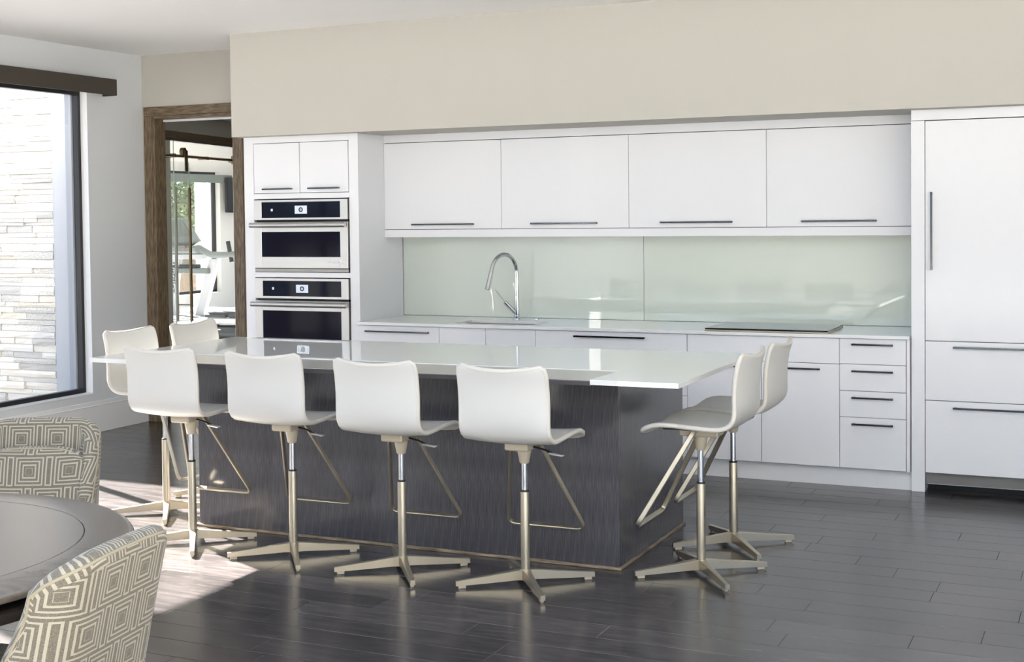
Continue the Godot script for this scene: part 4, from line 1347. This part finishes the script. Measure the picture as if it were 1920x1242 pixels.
# ------------------------------------------------------------------ dining corner
func build_dining() -> void:
	var t := thing("dining_table", "round dark wood dining table with an inlaid centre disc", "table", V(1.618, 0, 6.156))
	var R := 0.76
	var ri := 0.622
	obj("centre_disc", MB.new().lathe([Vector2(0.0001, 0.722), Vector2(ri - 0.002, 0.722), Vector2(ri - 0.002, 0.7485), Vector2(ri - 0.0035, 0.75), Vector2(0.0001, 0.75)], 96).mesh(), M.table, t)
	for k in 4:
		var a0 := deg_to_rad(-21.5 + 90.0 * k) + 0.0009
		var a1 := deg_to_rad(-21.5 + 90.0 * (k + 1)) - 0.0009
		var m := MB.new()
		m.lathe([Vector2(ri, 0.722), Vector2(ri, 0.7485), Vector2(ri + 0.0015, 0.75), Vector2(R - 0.018, 0.75), Vector2(R - 0.007, 0.747), Vector2(R, 0.738), Vector2(R, 0.732), Vector2(R - 0.006, 0.722), Vector2(ri, 0.722)], 40, Transform3D(), a0, a1)
		for a in [[a0, -1.0], [a1, 1.0]]:
			var u := V(cos(a[0]), 0, sin(a[0]))
			var nn: Vector3 = V(-sin(a[0]), 0, cos(a[0])) * a[1]
			m.quad(u * ri + V(0, 0.722, 0), u * (R - 0.003) + V(0, 0.722, 0), u * (R - 0.003) + V(0, 0.748, 0), u * ri + V(0, 0.7495, 0), nn)
		obj("tabletop_segment", m.mesh(), M.table, t)
	obj("apron", MB.new().lathe([Vector2(0.0001, 0.655), Vector2(0.70, 0.655), Vector2(0.725, 0.66), Vector2(0.73, 0.67), Vector2(0.73, 0.688), Vector2(0.715, 0.694), Vector2(0.68, 0.696), Vector2(0.68, 0.7215), Vector2(0.0001, 0.7215)], 72).mesh(), M.table_dark, t)
	obj("pedestal", MB.new().lathe([Vector2(0.0001, 0.0), Vector2(0.36, 0.0), Vector2(0.36, 0.03), Vector2(0.34, 0.05), Vector2(0.20, 0.10), Vector2(0.13, 0.25), Vector2(0.12, 0.45), Vector2(0.17, 0.62), Vector2(0.24, 0.654), Vector2(0.0001, 0.654)], 48).mesh(), M.table_dark, t)
	dining_chair(V(1.05, 0, 4.965), atan2(0.43, 0.90), "upholstered dining chair with key pattern, across the table and facing the camera")
	dining_chair(V(2.235, 0, 6.19), atan2(-0.99, 0.15), "upholstered dining chair with key pattern, its back to the camera")

func dining_chair(at: Vector3, turn: float, label: String) -> void:
	var t := thing("dining_chair", label, "chair", at, turn, "patterned dining chairs")
	# back shell, curved in plan and leaning back; local front is +z
	var P := []
	var UV := []
	var nu := 33
	var nv := 15
	var th := 0.065
	var hw := 0.145
	var rc := 0.065
	var top := 0.832
	for j in nv:
		var v := j / float(nv - 1)
		var row := []
		var uv := []
		for i in nu:
			var u := -1.0 + 2.0 * i / (nu - 1)
			var wing := lerpf(0.07, 0.0, smoothstep(0.35, 1.0, v))
			var L := hw + rc * PI / 2 + wing
			var s := absf(u) * L
			var x := 0.0
			var z := 0.0
			if s < hw:
				x = s
			elif s < hw + rc * PI / 2:
				var a := (s - hw) / rc
				x = hw + sin(a) * rc
				z = (1.0 - cos(a)) * rc
			else:
				x = hw + rc
				z = rc + (s - hw - rc * PI / 2)
			var edge: float = clampf((absf(u) - 0.55) / 0.45, 0.0, 1.0)
			var yt := top - 0.055 * edge * edge - 0.012 * u * u
			var y := lerpf(0.30, yt, v)
			var lean := -0.10 * pow(maxf(0.0, (y - 0.40) / 0.46), 1.1)
			row.append(V(x * signf(u), y, -0.235 + z + lean))
			uv.append(Vector2(s * signf(u) + 0.5, 1.0 - y))
		P.append(row)
		UV.append(uv)
	var back := obj("backrest", MB.new().sheet(P, th, UV, 5).mesh(), M.key, t)
	var loop := []
	var N := []
	for i in nu:
		var q: Vector3 = P[nv - 1][i]
		loop.append(q)
	var edge_pts := []
	for j in nv: edge_pts.append(outward(P, j, 0, th))
	for i in range(1, nu): edge_pts.append(outward(P, nv - 1, i, th))
	for j in range(nv - 2, -1, -1): edge_pts.append(outward(P, j, nu - 1, th))
	obj("piping", MB.new().tube(edge_pts, 0.0045, 8).mesh(), M.piping, back)
	# back cushion
	var cp := []
	var cu := []
	for j in 9:
		var row := []
		var uv := []
		for i in 17:
			var u := -1.0 + 2.0 * i / 16.0
			var v := j / 8.0
			var rx := 0.18 * (1.0 - 0.10 * pow(v, 4.0))
			var y := lerpf(0.45, 0.725 - 0.03 * pow(absf(u), 4.0), v)
			row.append(V(rx * u, y, -0.165 - 0.085 * maxf(0.0, (y - 0.42) / 0.45) + 0.02 * (1.0 - u * u) - 0.015 * pow(v, 3.0)))
			uv.append(Vector2(rx * u + 0.5, 1.0 - y))
		cp.append(row)
		cu.append(uv)
	var cu_o := obj("back_cushion", MB.new().sheet(cp, 0.085, cu, 8).mesh(), M.key, t)
	var ep := []
	for j in 9: ep.append(cp[j][0] + V(-0.036, 0, 0.022))
	for i in range(1, 17): ep.append(cp[8][i] + V(0, 0.036, 0.022))
	for j in range(7, -1, -1): ep.append(cp[j][16] + V(0.036, 0, 0.022))
	obj("piping", MB.new().tube(ep, 0.004, 8).mesh(), M.piping, cu_o)
	# seat cushion
	var sp := []
	var su := []
	for j in 13:
		var row := []
		var uv := []
		for i in 13:
			var u := -1.0 + 2.0 * i / 12.0
			var v := -1.0 + 2.0 * j / 12.0
			row.append(V(0.26 * u, 0.415 + 0.018 * (1.0 - u * u) * (1.0 - v * v), 0.09 + 0.24 * v))
			uv.append(Vector2(0.26 * u + 0.5, 0.5 - 0.24 * v))
		sp.append(row)
		su.append(uv)
	obj("seat_cushion", MB.new().sheet(sp, 0.11, su, 8).mesh(), M.key, t)
	obj("seat_base", bx(V(-0.255, 0.24, -0.20), V(0.255, 0.36, 0.31), 0.01), M.key, t)
	for sx in [-1.0, 1.0]:
		for sz in [-0.16, 0.22]:
			obj("leg", MB.new().rod(V(sx * 0.20, 0.0, sz), V(sx * 0.19, 0.245, sz), 0.012, 10, 0.02).mesh(), M.table_dark, t)

func outward(P: Array, j: int, i: int, th: float) -> Vector3:
	# a point on the outer (rear) rim of a sheet
	var nv := P.size()
	var nu: int = P[0].size()
	var du: Vector3 = P[mini(j + 1, nv - 1)][i] - P[maxi(j - 1, 0)][i]
	var dv: Vector3 = P[j][mini(i + 1, nu - 1)] - P[j][maxi(i - 1, 0)]
	var n := du.cross(dv).normalized()
	var p: Vector3 = P[j][i]
	if n.dot(p - V(0, p.y, 0.1)) < 0.0:
		n = -n
	var o := V(0, 0.02, 0) if j == nv - 1 else V(0, 0, 0)
	if i == 0 or i == nu - 1:
		var q: Vector3 = P[j][1] if i == 0 else P[j][nu - 2]
		o += (p - q).normalized() * 0.02
	return p + n * th * 0.42 + o
